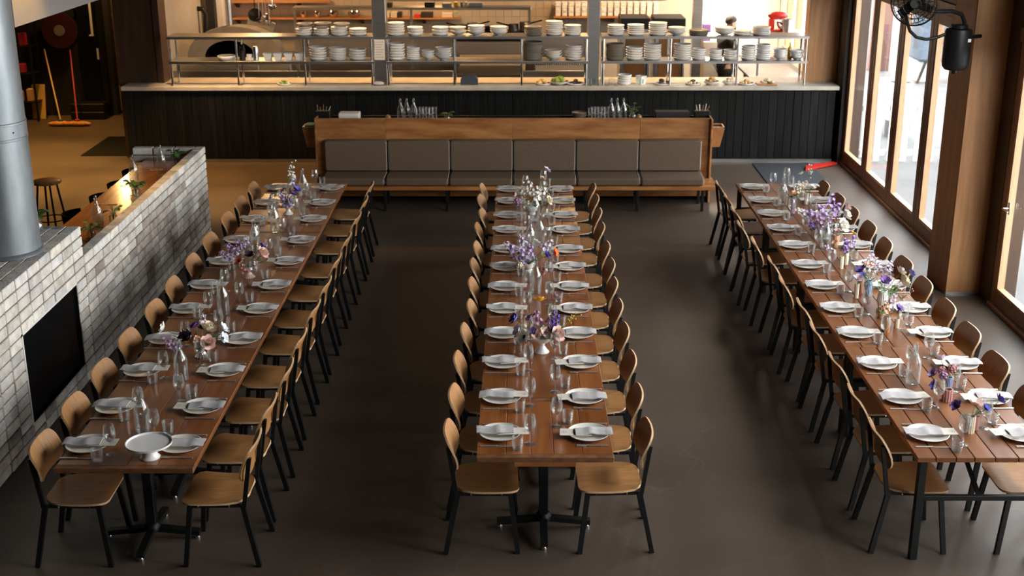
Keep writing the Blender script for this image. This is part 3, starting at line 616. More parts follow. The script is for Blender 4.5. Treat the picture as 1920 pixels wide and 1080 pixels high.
one('tall_white_panel', 'tall cream door panel beside the oven chimney', 'panel', MB().box(P(405, 30, Y=23.7).x, P(419, 30, Y=23.7).x, 23.7, 23.9, 0, 2.995, .005), M['white'])
t = thing('range_cooker', 'stainless range cooker with a black hob behind the middle rack', 'cooker', (0, 0, 0))
x0, x1 = P(853, 100, Y=20.9).x, P(978, 100, Y=20.9).x
obj('body', MB().box(x0, x1, 20.9, 21.9, 0, .98, .01), M['black'], t); obj('hob', MB().box(x0, x1, 20.88, 21.9, .98, 1.02, .006), M['black'], t)
obj('control_panel', MB().box(x0, x1, 20.86, 20.89, .84, .97, .004), M['steel'], t); obj('upper_grill', MB().box(x0, x1, 21.4, 21.9, 1.28, 1.50, .01), M['steel'], t); obj('gap_shade_block', MB().box(x0-.02, x1+.02, 21.45, 21.9, 1.50, 1.62, .01), M['black'], t)  # black block above the grill is solid, standing in for a shaded gap
for i in range(6): obj('knob', MB().lathe([(0, 0), (.022, 0), (.022, .03), (0, .03)], 10).xf(Matrix.Translation((x0+.1+i*.16, 20.86, .905)) @ Matrix.Rotation(PI/2, 4, 'X')), M['chrome'], t)
t = thing('char_grill', 'black bar grill behind the right end of the middle rack', 'grill', (0, 0, 0)); x0, x1 = P(1003, 100, Y=21.3).x, P(1105, 100, Y=21.3).x
obj('body', MB().box(x0, x1, 21.3, 21.9, 0, 1.12, .01), M['steel'], t)
for i in range(22): obj('grate_bar', MB().box(x0+.02+i*.037, x0+.034+i*.037, 21.3, 21.8, 1.121, 1.14), M['black'], t)
for i, (u0, u1) in enumerate(((1163, 1218), (1226, 1284))):
    x0, x1 = P(u0, 100, Y=22).x, P(u1, 100, Y=22).x
    t = thing('combi_oven', '%s steel oven with a brown glass door behind the right rack' % ('left' if i == 0 else 'right'), 'oven', (0, 0, 0), group='pair of steel ovens')
    obj('body', MB().box(x0, x1, 22.02, 22.7, 0, 1.62, .01), M['steel'], t); dr = obj('oven_door', MB().box(x0+.015, x1-.015, 21.98, 22.015, .45, 1.58, .008), M['steel'], t)
    obj('door_glass', MB().box(x0+.08, x1-.09, 21.972, 21.981, .62, 1.5, .004), mat('brown_oven_glass', (.16, .09, .04), .15), dr); obj('door_handle', MB().tube([(x1-.05, 21.95, .8), (x1-.05, 21.95, 1.3)], .012, 8), M['chrome'], dr)
    obj('top_unit', MB().box(x0, x1, 22.02, 22.7, 1.62, 1.80, .01), M['black'], t)
one('range_hood', 'stainless extraction hood above the range', 'hood', MB().box(P(722, 4, Y=20.5).x, P(1250, 4, Y=20.5).x, 20.5, 21.6, 2.25, 2.9, .01), M['steel'])
t = thing('gantry_shelf', 'tubular steel gantry shelf above the range', 'shelf', (0, 0, 0)); xa, xb = P(548, 16, Y=21.9).x, P(996, 16, Y=21.9).x; zt = P(700, 16, Y=21.9).z
obj('shelf_plate', MB().box(xa, xb, 21.85, 22.2, zt-.02, zt+.02, .004), M['steel'], t)
for x in (xa+.03, P(771, 30, Y=21.9).x, xb-.03): obj('post', MB().box(x-.02, x+.02, 21.9, 21.94, 0, zt-.02), M['steel'], t)
# back shelves with brackets
def wallshelf(label, u0, u1, v, us):
    z = P(600, v, Y=23.95).z; t = thing('wall_shelf', label, 'shelf', (0, 0, z)); a, b = P(u0, v, Y=23.95).x, P(u1, v, Y=23.95).x
    obj('shelf_board', MB().box(a, b, 23.87, 24.18, -.03, 0, .004), M['benchwood'], t)
    for u in us:
        x = P(u, v, Y=23.95).x; obj('bracket', MB().prism([(23.95, -.03), (24.18, -.03), (24.18, -.14)], x-.03, x+.03, axis='x'), M['plydark'], t)
    return z
zs = wallshelf('long timber shelf holding steel bowls on the tiled wall', 437, 862, 33, (443, 560, 677, 794)); zu = wallshelf('upper timber shelf at the left of the tiled wall', 436, 618, 2, (441, 558)); zc = wallshelf('timber shelf holding rows of clear storage tubs', 1038, 1262, 31, (1045, 1150, 1255))
for i, (u, d) in enumerate(((569, .15), (595, .15), (625, .21), (664, .25))):
    one('mixing_bowl', 'shiny steel mixing bowl, %s from the left on the tiled wall shelf' % ORD[i], 'bowl', MB().lathe([(0, 0), (d*.25, 0), (d*.42, .05), (d*.5, .11), (d*.48, .11), (d*.38, .05), (0, .01)], 18), M['chrome'], (P(u, 32, Y=23.99).x, 24.0, zs+.001), group='steel mixing bowls')
M['red'] = mat('red_enamel', (.55, .03, .02), .3); M['yellow'] = mat('yellow_plastic', (.75, .45, .03), .5); M['cream'] = mat('cream_card', (.62, .52, .36), .7); M['sage'] = mat('sage_card', (.30, .33, .20), .7); M['maroon'] = mat('maroon_card', (.20, .05, .05), .7)
books = [(727, 8, 11, 'cream', 'cream box'), (739, 12, 11, 'cream', 'wide cream box'), (750, 8, 10, 'dark', 'black jar'), (783, 12, 6, 'red', 'low red tin'), (801, 22, 10, 'dark', 'wide black box'), (839, 20, 9, 'cream', 'cream tray'), (855, 6, 12, 'sage', 'green book')]
for u, w, h, m, l in books: one('stored_item', l+' on the tiled wall shelf behind the middle rack', 'box', MB().box(-w*.005, w*.005, -.09, .09, 0, h*.0095, .006), M[m], (P(u, 32, Y=23.99).x, 24.0, zs+.001), group='goods on the wall shelf')
top = [(731, 10, 7, 'dark', 'dark cloth bundle'), (806, 18, 8, 'dark', 'long black tray'), (838, 16, 6, 'grey', 'grey lidded tub'), (855, 7, 8, 'yellow', 'yellow tub'), (866, 5, 8, 'sage', 'thin green book'), (874, 5, 8, 'cream', 'thin cream book'), (892, 26, 7, 'grey', 'wide grey tray')]
for u, w, h, m, l in top: one('stored_item', l+' on the steel gantry shelf', 'box', MB().box(-w*.0046, w*.0046, -.10, .10, 0, h*.0095, .006), M[m], (P(u, 13, Y=22.02).x, 22.02, zt+.021), group='goods on the gantry shelf')
M['tub'] = mat('frosted_tub', (.62, .55, .44), .35, rnd=.15, rhue=.5); M['tublid'] = mat('tub_lid', (.70, .68, .62), .4)
tb = MB().box(-.048, .048, -.08, .08, 0, .070, .008).mesh('tub_body', M['tub']); ld = MB().box(-.052, .052, -.085, .085, .071, .084, .004).mesh('lid', M['tublid']); lb = MB().box(-.025, .025, -.083, -.080, .022, .05).mesh('sticker', M['paper'])
for r in range(3):
    for i in range(16):
        u = 1046+i*12.2
        if 1100 < u < 1128: continue
        t = thing('storage_tub', 'clear storage tub, %s from left in the %s row of the tub shelf' % (ORD[i], ('bottom', 'middle', 'top')[r]), 'tub', (P(u, 30, Y=24.0).x, 24.02, zc+.002+r*.087), group='storage tubs on the kitchen shelf')
        obj('tub_body', tb, None, t); obj('lid', ld, None, t); obj('sticker', lb, None, t)
# pans on the hob and on the gantry
def pan(label, u, v, Y, d, h, handle, m='steel'):
    p = P(u, v, Y=Y); t = thing('saucepan', label, 'pan', (p.x, Y, p.z)); r = d/2
    obj('pot_body', MB().lathe([(0, 0), (r*.95, 0), (r, .02), (r, h), (r*1.04, h+.004), (r*.96, h), (r*.94, .01), (0, .01)], 20), M[m], t)
    obj('pan_handle', MB().tube([(r*handle, 0, h*.85), (r*handle+.2*handle, 0, h*.85+.05)], .012, 8), M['black'], t)
zr = 1.62
one('pan_ledge', 'dark steel ledge holding saucepans above the range', 'shelf', MB().box(P(862, 60, Y=21.45).x, P(1000, 60, Y=21.45).x, 21.46, 21.85, 1.62, 1.64), M['black'])
for l, u, d, h, s in (('small steel saucepan at the left of the range ledge', 868, .16, .10, -1), ('tilted steel pot on the range ledge', 886, .18, .13, 1), ('dark frying pan with a long handle on the range ledge', 922, .24, .07, 1), ('short steel saucepan on the range ledge', 963, .17, .11, -1), ('tall steel saucepan at the right of the range ledge', 984, .18, .15, 1)):
    pan(l, u, 50, 21.62, d, h, s, 'steel' if 'dark' not in l else 'black'); o = [x for x in bpy.data.objects if x.get('label') == l][0]; o.location.z = 1.641
# hanging ladles and pans by the oven
t = thing('utensil_rail', 'steel rail hung with ladles and pans beside the pizza oven', 'rail', (0, 0, 0)); p0, p1 = P(478, -6, Y=22.4), P(515, -6, Y=22.4)
obj('rail', MB().tube([p0, p1], .012, 8).tube([p0, (p0.x, p0.y, 3.0)], .008, 6).tube([p1, (p1.x, p1.y, 3.0)], .008, 6), M['chrome'], t)
for i, (u, v0, v1, rr_, m, l) in enumerate(((476, -5, 28, .12, 'black', 'black frying pan'), (484, -5, 38, .05, 'steel', 'slotted spoon'), (491, -5, 40, .05, 'steel', 'long ladle'), (497, -5, 32, .06, 'chrome', 'small ladle'), (503, -5, 44, .05, 'steel', 'skimmer'), (509, -5, 12, .07, 'chrome', 'small sieve'))):
    a, b = P(u, v0, Y=22.38-.02*i), P(u+2, v1, Y=22.38-.02*i)
    t = thing('hanging_utensil', '%s hanging from the rail beside the pizza oven' % l, 'utensil', a)
    obj('handle', MB().tube([(0, 0, 0), b-a], .008, 6), M[m], t); obj('head', MB().lathe([(0, -.03), (rr_*.6, -.02), (rr_, .01), (rr_*.96, .012), (rr_*.55, -.012), (0, -.02)], 14).xf(Matrix.Translation(b-a) @ Matrix.Rotation(1.2, 4, 'X')), M[m], t)
one('roasting_tray', 'battered roasting tray hanging under the utensil rail', 'tray', MB().box(-.28, .20, -.02, .02, -.10, .08, .012).xf(Matrix.Rotation(.25, 4, 'Y')), M['steel'], P(494, 46, Y=22.5))
one('steel_splashback', 'tall brushed steel splashback behind the left rack', 'splashback', MB().box(P(560, 80, Y=22.3).x, P(862, 80, Y=22.3).x, 22.3, 22.36, 0, 1.50, .004), M['steel'])
one('steel_splashback', 'brushed steel splashback behind the bar grill', 'splashback', MB().box(P(985, 80, Y=22.3).x, P(1110, 80, Y=22.3).x, 22.3, 22.36, 0, 1.45, .004), M['steel'])
# right end of the kitchen
one('steel_column', 'steel column left of the cook', 'pillar', MB().box(P(1299, 60, Y=22.4).x, P(1316, 60, Y=22.4).x, 22.4, 22.6, 0, 2.995, .004), M['steel'])
t = thing('side_bench', 'pale steel bench under the kitchen window', 'bench', (0, 0, 0))
obj('bench_top', MB().box(3.80, 4.80, 20.2, 23.5, .90, .94, .004), M['steel'], t)
for x in (3.85, 4.75):
    for y in (20.25, 21.9, 23.4): obj('leg', MB().box(x-.02, x+.02, y-.02, y+.02, 0, .90), M['steel'], t)
t = thing('window_shelf', 'pale shelf in front of the kitchen window', 'shelf', (0, 0, 0)); obj('shelf_board', MB().box(3.9, 4.78, 21.2, 21.7, 1.62, 1.65, .004), M['white'], t)
for x in (3.95, 4.72): obj('leg', MB().box(x-.015, x+.015, 21.3, 21.33, .94, 1.62), M['steel'], t)
t = thing('stand_mixer', 'red stand mixer with a steel bowl by the kitchen window', 'mixer', (P(1460, 50, Y=21.45).x, 21.45, 1.651))
obj('foot', MB().box(-.17, .15, -.08, .08, 0, .03, .012), M['red'], t); obj('pillar', MB().box(-.17, -.08, -.05, .05, .03, .22, .02), M['red'], t); obj('motor_head', MB().ball((-.02, 0, .26), .09, 14, 8, sq=(1.9, .8, .75)), M['red'], t)
obj('bowl', MB().lathe([(0, .032), (.06, .032), (.10, .10), (.105, .17), (.10, .17), (.09, .1), (0, .045)], 18, (.06, 0, 0)), M['chrome'], t)
one('steel_jug', 'tall steel jug beside the red mixer', 'jug', MB().lathe([(0, 0), (.075, 0), (.08, .22), (.076, .22), (.07, .01), (0, .01)], 18), M['steel'], (P(1474, 50, Y=21.38).x, 21.30, 1.651))
one('purple_carton', 'purple printed carton on the bench behind the cook', 'carton', MB().box(-.07, .07, -.05, .05, 0, .30, .004), mat('purple_print', (.22, .10, .30), .6), (P(1323, 88, Y=22.9).x, 22.9, 1.30))
one('kitchen_cupboard', 'cream cupboard behind the cook', 'cupboard', MB().box(P(1318, 88, Y=22.85).x, 3.79, 22.80, 23.6, 0, 1.30, .01), M['tilewall'])
one('squeeze_bottle', 'squeeze bottle with a yellow tip by the kitchen window', 'bottle', MB().lathe([(0, 0), (.035, 0), (.035, .15), (.012, .18), (.005, .24), (0, .24)], 14), M['yellow'], at(1480, 19.2, Z1))
# ------------------------------------------------------------------ the cook
M['skin'] = mat('skin', (.55, .33, .22), .55); M['hair'] = mat('dark_hair', (.03, .02, .015), .7); M['tee'] = mat('black_cotton', (.012, .012, .013), .85); M['apron'] = mat('washed_apron', (.22, .19, .16), .85, col2=(.30, .26, .22), nscale=(12, 12, 12))
def skin(name, pts, edges, mtl, parent, sub=2):
    bm = bmesh.new(); lay = bm.verts.layers.skin.verify(); vs = []
    for p in pts:
        v = bm.verts.new(p[:3]); r = p[3]; v[lay].radius = r if isinstance(r, tuple) else (r, r); vs.append(v)
    vs[0][lay].use_root = True
    for a, b in edges: bm.edges.new((vs[a], vs[b]))
    me = bpy.data.meshes.new(name); bm.to_mesh(me); bm.free(); me.materials.append(mtl)
    o = bpy.data.objects.new(name, me); link(o, parent)
    k = o.modifiers.new('skin', 'SKIN'); k.use_smooth_shade = True; s = o.modifiers.new('sub', 'SUBSURF'); s.levels = sub; s.render_levels = sub
    return o
cp = P(1365, 30, Y=22.3)
pn = thing('person', 'cook in black t-shirt and apron looking down at the bench', 'person', (cp.x, 22.3, 0), .25)
B = [(0, 0, .95, (.10, .075)), (0, 0, 1.12, (.10, .07)), (0, 0, 1.32, (.15, .09)), (.01, 0, 1.46, (.10, .08)), (.03, 0, 1.53, .055), (.06, -.005, 1.62, (.075, .085)), (.085, -.008, 1.70, (.078, .092)), (.075, -.006, 1.76, (.055, .065)),
     (-.0, -.18, 1.42, .055), (.08, -.26, 1.19, .042), (.30, -.18, 1.08, .034), (.38, -.14, 1.06, .030),
     (0, .18, 1.42, .055), (.10, .25, 1.19, .042), (.32, .17, 1.10, .034), (.40, .13, 1.08, .030),
     (0, -.09, .88, .085), (.02, -.10, .50, .060), (-.01, -.10, .09, .042), (.09, -.10, .045, .036), (0, .09, .88, .085), (.0, .10, .50, .060), (-.03, .10, .09, .042), (.07, .10, .045, .036),
     (.165, -.01, 1.665, .014), (.155, -.01, 1.70, .010)]
E_ = [(0, 1), (1, 2), (2, 3), (3, 4), (4, 5), (5, 6), (6, 7), (3, 8), (8, 9), (9, 10), (10, 11), (3, 12), (12, 13), (13, 14), (14, 15), (0, 16), (16, 17), (17, 18), (18, 19), (0, 20), (20, 21), (21, 22), (22, 23), (6, 25), (25, 24)]
for bx, s in ((11, -1), (15, 1)):                                   # five fingers on each hand
    x, y, z = B[bx][:3]
    for f, (dx, dy, dz, l) in enumerate(((.03, -s*.03, .0, .6), (.07, -s*.018, -.01, .9), (.078, -s*.004, -.012, 1), (.072, s*.010, -.012, .92), (.06, s*.022, -.012, .75))):
        i = len(B); B += [(x+dx*.55, y+dy, z+dz*.3, .011), (x+dx, y+dy*1.1, z+dz-.012*l, .009), (x+dx+.022*l, y+dy*1.05, z+dz-.03*l, .008)]; E_ += [(bx, i), (i, i+1), (i+1, i+2)]
skin('body', B, E_, M['skin'], pn)
skin('t_shirt', [(0, 0, .84, (.185, .14)), (0, 0, 1.0, (.175, .135)), (0, 0, 1.14, (.165, .125)), (0, 0, 1.33, (.195, .135)), (.01, 0, 1.455, (.13, .10)), (.018, 0, 1.515, (.085, .075)), (0, -.18, 1.425, .072), (.07, -.25, 1.21, .072), (0, .18, 1.425, .072), (.08, .245, 1.21, .072)], [(0, 1), (1, 2), (2, 3), (3, 4), (4, 5), (4, 6), (6, 7), (4, 8), (8, 9)], M['tee'], pn)
skin('trousers', [(0, 0, 1.02, (.165, .125)), (0, -.09, .86, .105), (.02, -.10, .50, .075), (-.01, -.10, .10, .062), (0, .09, .86, .105), (0, .10, .50, .075), (-.03, .10, .10, .062)], [(0, 1), (1, 2), (2, 3), (0, 4), (4, 5), (5, 6)], M['tee'], pn)
ap = [[(.115+.05*math.cos(a*1.2)-.035*abs(a)**2, .20*a, z) for a in (-1, -.6, -.2, .2, .6, 1)] for z in (.50, .72, .95, 1.12, 1.30)]
obj('apron', shell(ap, .006, (1, 0, 0)), [M['apron'], M['apron']], pn)
hp = MB(); hp.ball((.06, -.006, 1.735), .1, 16, 10, sq=(1.02, .86, .82)); hp.v = [(x-.012 if z < 1.72 else x, y, max(z, 1.70 if x > .06 else 1.62)) for x, y, z in hp.v]; obj('hair', hp, M['hair'], pn)
obj('beard', MB().ball((.115, -.008, 1.595), .052, 12, 8, sq=(.85, .95, .7)), M['hair'], pn)
for s in (-1, 1):
    obj('eye', MB().ball((.158, s*.032-.008, 1.692), .010, 8, 6), M['white'], pn); obj('ear', MB().ball((.055, s*.085-.006, 1.675), .026, 8, 6, sq=(.7, .35, 1.1)), M['skin'], pn)
obj('mouth', MB().ball((.158, -.008, 1.615), .014, 8, 5, sq=(.4, 1.4, .35)), mat('lips', (.40, .18, .14), .5), pn)
# ------------------------------------------------------------------ banquette and waiter station
bn = thing('banquette', 'long banquette with six taupe leather backs and timber top', 'bench', (0, 0, 0))
xs = [-2.715, -1.80, -.115, 1.575, 2.505]
for a, b in zip(xs, xs[1:]): obj('top_board', MB().box(a+.001, b-.001, 16.615, 16.645, .86, 1.13, .002), M['benchwood'], bn)
for a, b in zip(xs, xs[1:]): obj('lower_board', MB().box(a+.001, b-.001, 16.62, 16.645, .07, .86, .002), M['benchwood'], bn)
obj('end_panel', MB().box(2.505, 2.53, 16.55, 17.2, .0, 1.13, .003), M['benchwood'], bn); obj('end_panel', MB().box(-2.74, -2.715, 16.60, 17.2, .0, 1.13, .003), M['benchwood'], bn)
def cushion(x0, x1, y0, y1, z0, z1, r):
    mb = MB(); n = 8; pts = []
    for k in range(4):
        cx, cz = ((x1-r, z1-r), (x0+r, z1-r), (x0+r, z0+r), (x1-r, z0+r))[k]
        for i in range(4): a = PI/2*k+PI/2*i/3; pts.append((cx+r*math.cos(a), cz+r*math.sin(a)))
    ins = [((x-(x0+x1)/2)*.97+(x0+x1)/2, (z-(z0+z1)/2)*.95+(z0+z1)/2) for x, z in pts]; m = len(pts)
    V = [(x, y1, z) for x, z in pts]+[(x, y0+.02, z) for x, z in pts]+[(x, y0, z) for x, z in ins]
    mb.add(V, [(i, (i+1) % m, m+(i+1) % m, m+i) for i in range(m)]+[(m+i, m+(i+1) % m, 2*m+(i+1) % m, 2*m+i) for i in range(m)], 0, True); mb.add(V[2*m:], [list(range(m))], 0, True); mb.add(V[:m], [list(range(m))[::-1]])
    return mb
x0 = -2.605; cw = 5.0/6
for i in range(6):
    a, b = x0+i*cw, x0+(i+1)*cw-.012
    c = obj('back_cushion', cushion(a, b, 16.50, 16.614, .445, .855, .025), M['leather'], bn)
    obj('piping', MB().tube([(b-.012, 16.503, .46), (b-.004, 16.51, .465), (b-.002, 16.515, .84)], .006, 6), M['piping'], c)
    c = obj('seat_cushion', MB().box(a, b, 16.10, 16.61, .335, .44, .022), M['leather'], bn)
    obj('piping', MB().tube([(b-.004, 16.115, .36), (b-.006, 16.11, .425), (b-.006, 16.14, .437), (b-.006, 16.49, .438)], .005, 6), M['piping'], c)
obj('seat_frame', MB().box(-2.64, 2.56, 16.08, 16.61, .285, .333, .004), M['benchwood'], bn)
for x in (-2.55, -1.78, -.97, .02, .85, 1.52, 2.37):
    for y in (16.11, 16.50): obj('leg', MB().box(x-.018, x+.018, y-.018, y+.018, 0, .285, .002), M['black'], bn)
obj('station_shelf', MB().box(-2.71, 2.50, 16.65, 17.2, 1.0, 1.03), M['benchwood'], bn); obj('station_back', MB().box(-2.715, 2.505, 17.18, 17.2, .05, 1.06), M['black'], bn)
for s, lab in ((1, 'right'), (-1, 'left')):
    t = thing('side_bin', 'tapered timber bin hung on the %s end of the banquette' % lab, 'bin', ((2.535 if s > 0 else -2.745), 16.82, .70))
    o = .195*s; i_ = .14*s
    V = [(0, 0, 0), (i_, 0, 0), (i_, .22, 0), (0, .22, 0), (0, -.02, .27), (o, -.02, .27), (o, .24, .27), (0, .24, .27)]
    obj('bin_walls', MB().convex(V, [(0, 1, 5, 4), (1, 2, 6, 5), (2, 3, 7, 6), (3, 0, 4, 7), (0, 1, 2, 3)]), M['ply'] if s > 0 else M['benchwood'], t)
    r = MB(); r.box(min(0, o), max(0, o), -.02, 0, .262, .275).box(min(0, o), max(0, o), .22, .24, .262, .275).box(o-.02 if s > 0 else o, o if s > 0 else o+.02, -.02, .24, .262, .275); obj('bin_rim', r, M['ply'] if s > 0 else M['benchwood'], t)
    obj('shade_sheet', MB().box(min(.004*s, o-.022*s), max(.004*s, o-.022*s), .002, .218, .24, .255), M['dark'], t)  # dark sheet below the rim, painted shade for the hollow of the bin
    if s < 0: one('blue_cloth', 'teal cloth hanging from the left side bin', 'cloth', MB().box(-2.915, -2.77, 16.83, 17.02, .958, 1.0, .015), mat('teal_cloth', (.10, .28, .30), .8))
SZ = 1.031
bt = [(0, 0), (.044, 0), (.05, .01), (.05, .155), (.044, .185), (.020, .235), (.0165, .25), (.0165, .285), (.0195, .29), (.0195, .30), (.0145, .30), (.0145, .25), (.04, .18), (.046, .15), (.046, .012), (0, .008)]
bottle_me = MB().lathe(bt, 20).mesh('bottle_body', M['glass_thick']); stop_me = MB().lathe([(0, .296), (.013, .296), (.013, .312), (.009, .325), (0, .327)], 12).mesh('stopper', M['glass_thick']); wire_me = MB().tube([(.019, 0, .27), (.026, 0, .25), (.022, 0, .23)], .0018, 5).tube([(-.019, 0, .27), (-.026, 0, .25), (-.022, 0, .23)], .0018, 5).mesh('wire_clip', M['chrome'])
def bottle(label, loc, group=None, s=1.0):
    t = thing('water_bottle', label, 'bottle', loc, random.uniform(0, 3), group); obj('bottle_body', bottle_me, None, t); obj('stopper', stop_me, None, t); obj('wire_clip', wire_me, None, t); t.scale = (s, s, s)
    return t
for i, u in enumerate((751, 763, 776)): bottle('glass bottle, %s from the left on the left half of the station' % ORD[i], (P(u, 215, Y=16.95).x, 16.95, SZ), 'bottles on the waiter station', .95)
for i, u in enumerate((1146, 1157, 1169)): bottle('glass bottle, %s from the left on the right half of the station' % ORD[i], (P(u, 215, Y=16.95).x, 16.95, SZ), 'bottles on the waiter station', .95)
tumb = [(0, 0), (.029, 0), (.032, .008), (.0375, .092), (.0355, .092), (.031, .014), (0, .011)]
tumb_me = MB().lathe(tumb, 20).mesh('tumbler', M['glass']); tumb_base = MB().lathe([(0, .001), (.0288, .001), (.0305, .0105), (0, .0105)], 16).mesh('glass_base', M['glass_thick'])
ring_me = MB()
for z in (.034, .056, .074): ring_me.lathe([(.0318+z*.06, z-.0012), (.0332+z*.06, z), (.0318+z*.06, z+.0012)], 20)
ring_me = ring_me.mesh('ridge_band', M['glass_thick'])
def tumbler(label, loc, group):
    t = thing('tumbler', label, 'glass', loc, random.uniform(0, 6), group); obj('glass_wall', tumb_me, None, t); obj('glass_base', tumb_base, None, t); obj('ridge_band', ring_me, None, t); return t
for side, us in (('left', (784, 790, 796, 802, 808, 814)), ('right', (1107, 1113, 1119, 1125, 1131, 1137))):
    for i, u in enumerate(us):
        for lv in (0, 1): tumbler('%s clear tumbler, %s from left in the %s station cluster' % (('lower', 'upper')[lv], ORD[i], side), (P(u, 215, Y=16.92).x, 16.90+(i % 2)*.09, SZ+lv*.0925), 'tumblers on the waiter station')
for k in range(4): one('side_plate', 'grey side plate, %s from bottom on the waiter station' % ORD[k], 'plate', platemesh('plate', .2, .018, 'greyware'), None, (P(1086, 215, Y=16.95).x, 16.95, SZ+.06+k*.014), group='side plates on the station')
one('plate_stand', 'dark stand under the grey side plates', 'stand', MB().lathe([(0, 0), (.08, 0), (.08, .058), (0, .058)], 16), M['dark'], (P(1086, 215, Y=16.95).x, 16.95, SZ))
M['leaf'] = mat('green_leaf', (.045, .12, .035), .5, col2=(.09, .20, .06), nscale=(20, 20, 20), rnd=.3); M['leaf2'] = mat('sage_leaf', (.20, .28, .16), .6, rnd=.2); M['stem'] = mat('green_stem', (.16, .22, .07), .6)
def leafmb(l, w, bend=.3):
    mb = MB(); V = []
    for i in range(6):
        s = i/5; ww = w*math.sin(PI*min(s*1.02+.02, 1))**.8*.5; z = bend*l*s*s*-.5
        V += [(l*s, -ww, z+ww*.35), (l*s, 0, z), (l*s, ww, z+ww*.35)]
    return mb.add(V, [(i*3+j, i*3+j+1, i*3+j+4, i*3+j+3) for i in range(5) for j in range(2)], 0, True)
leaf_me = [leafmb(.085, .070).mesh('leaf', M['leaf']), leafmb(.07, .058, .6).mesh('leaf', M['leaf']), leafmb(.06, .022, .2).mesh('leaf', M['leaf2'])]
bleaf_me = [leafmb(.055, .030).mesh('leaf', M['leaf']), leafmb(.045, .026, .6).mesh('leaf', M['leaf']), leafmb(.05, .020, .2).mesh('leaf', M['leaf2'])]
def plant(label, loc, n, r, pot=None, h=.10, jar=True):
    n = int(n*1.4); r *= .75
    t = thing('potted_sprig', label, 'plant', loc)
    if jar: obj('jar', MB().lathe([(0, 0), (.04, 0), (.045, .03), (.042, .07), (.03, .085), (.034, .10), (.03, .10), (.026, .085), (.038, .06), (.04, .01), (0, .006)], 16), M['glass_thick'], t); z0 = .09
    else: obj('pot', MB().lathe([(0, 0), (.05, 0), (.06, .09), (.055, .09), (.05, .08), (0, .08)], 16), M['greyware'], t); z0 = .08
    for i in range(n):
        a = 2.4*i+random.uniform(-.3, .3); q = random.uniform(.3, 1); p = Vector((r*q*math.cos(a)*.5, r*q*math.sin(a)*.5, z0+h*random.uniform(.2, 1)))
        st = obj('stem', MB().tube([(0, 0, .02), (p.x*.3, p.y*.3, z0), p], .003, 5), M['stem'], t)
        obj('leaf', leaf_me[i % 2], None, t, p, (random.uniform(-.3, .3), random.uniform(-.6, .4), a))
plant('small leafy plant behind the bottles on the right of the station', (P(1186, 215, Y=16.95).x, 16.98, SZ), 9, .16, h=.12)
plant('low trailing plant on the left half of the station', (P(838, 218, Y=16.95).x, 16.95, SZ-.02), 6, .13, h=.05)
one('wooden_grinder', 'round timber grinder top beside the station plant', 'grinder', MB().ball((0, 0, .06), .045, 12, 8), M['ply'], (P(1197, 215, Y=16.9).x, 16.88, SZ)); one('wooden_grinder', 'small timber knob at the left half of the station', 'grinder', MB().ball((0, 0, .06), .04, 12, 8, sq=(1, 1, .9)), M['ply'], (P(727, 215, Y=16.9).x, 16.9, SZ))
def caddy(label, u, cloth):
    t = thing('cutlery_caddy', label, 'caddy', (P(u, 215, Y=16.9).x, 16.9, SZ)); obj('box', MB().box(-.10, .10, -.07, .07, 0, .15, .006), M['black'], t)
    for k in range(5): obj('handle_tip', MB().tube([(-.07+k*.035, random.uniform(-.04, .04), .14), (-.08+k*.045, random.uniform(-.04, .04), .20+random.uniform(0, .04))], .006, 6), M['cutlery'] if k % 2 else M['benchwood'], t)
caddy('black cutlery caddy at the left end of the station', 606, 1); caddy('black cutlery caddy at the right end of the station', 1316, 0)
one('napkin_stack', 'flat stack of white napkins at the left of the station', 'napkins', MB().box(-.14, .14, -.09, .09, 0, .125, .01), M['white'], (P(655, 215, Y=16.9).x, 16.92, SZ))
one('low_tray', 'long black tray at the right of the station', 'tray', MB().box(-.23, .23, -.1, .1, 0, .13, .01), M['dark'], (P(1260, 215, Y=16.95).x, 16.97, SZ))

# ------------------------------------------------------------------ place settings
TZ = .7505
plate_me = MB().lathe([(0, 0), (.088, 0), (.10, .004), (.135, .020), (.141, .026), (.137, .027), (.128, .020), (.095, .008), (0, .007)], 32).mesh('plate', M['plate'])
def napkin_mb(seed, lenx=.245, wid=.112):
    rd = random.Random(seed); ph = rd.uniform(0, 6); A = []; nx, ny = 12, 5
    for i in range(nx+1):
        x = -lenx/2-.012+lenx*i/nx; row = []
        for j in range(ny+1):
            y = -wid/2+wid*j/ny; e = .006*math.sin(i*.9+ph)+.003*math.sin(j*1.7+i*.5+ph)
            zr_ = .036-(.20*max(0, -x-.118))+.003*math.exp(-((i-7)/1.2)**2)
            row.append((x, y+.006*math.sin(i*.6+ph), zr_+max(0, e)+.008*(1-abs(y)/(wid/2))))
        A.append(row)
    return shell(A, .006, (0, 0, 1))
nap_me = [napkin_mb(k).mesh('napkin', [M['linen'], M['linen']]) for k in range(4)]
def card_mb(k):
    c = MB().box(-.105, .105, -.052, .052, 0, .0016).mesh('menu_card', M['paper']); return c
card_me = card_mb(0); mark_me = MB()
for k in range(3): mark_me.box(-.003, .003, -.012+k*.009, -.006+k*.009, .0016, .002)
mark_me.lathe([(.016, .0016), (.0185, .0016), (.0185, .002), (.016, .002)], 20); mark_me = mark_me.mesh('printed_mark', M['ink'])
def tip(pts, w, z): return pts
kn_h = MB().box(-.105, .01, -.0065, .0065, .0005, .0075, .002).mesh('knife_handle', M['cutlery']); kn_b = MB().prism([(.01, -.004), (.03, -.009), (.09, -.0095), (.118, -.002), (.118, .002), (.09, .006), (.01, .004)], .001, .0032).mesh('blade', M['cutlery'])
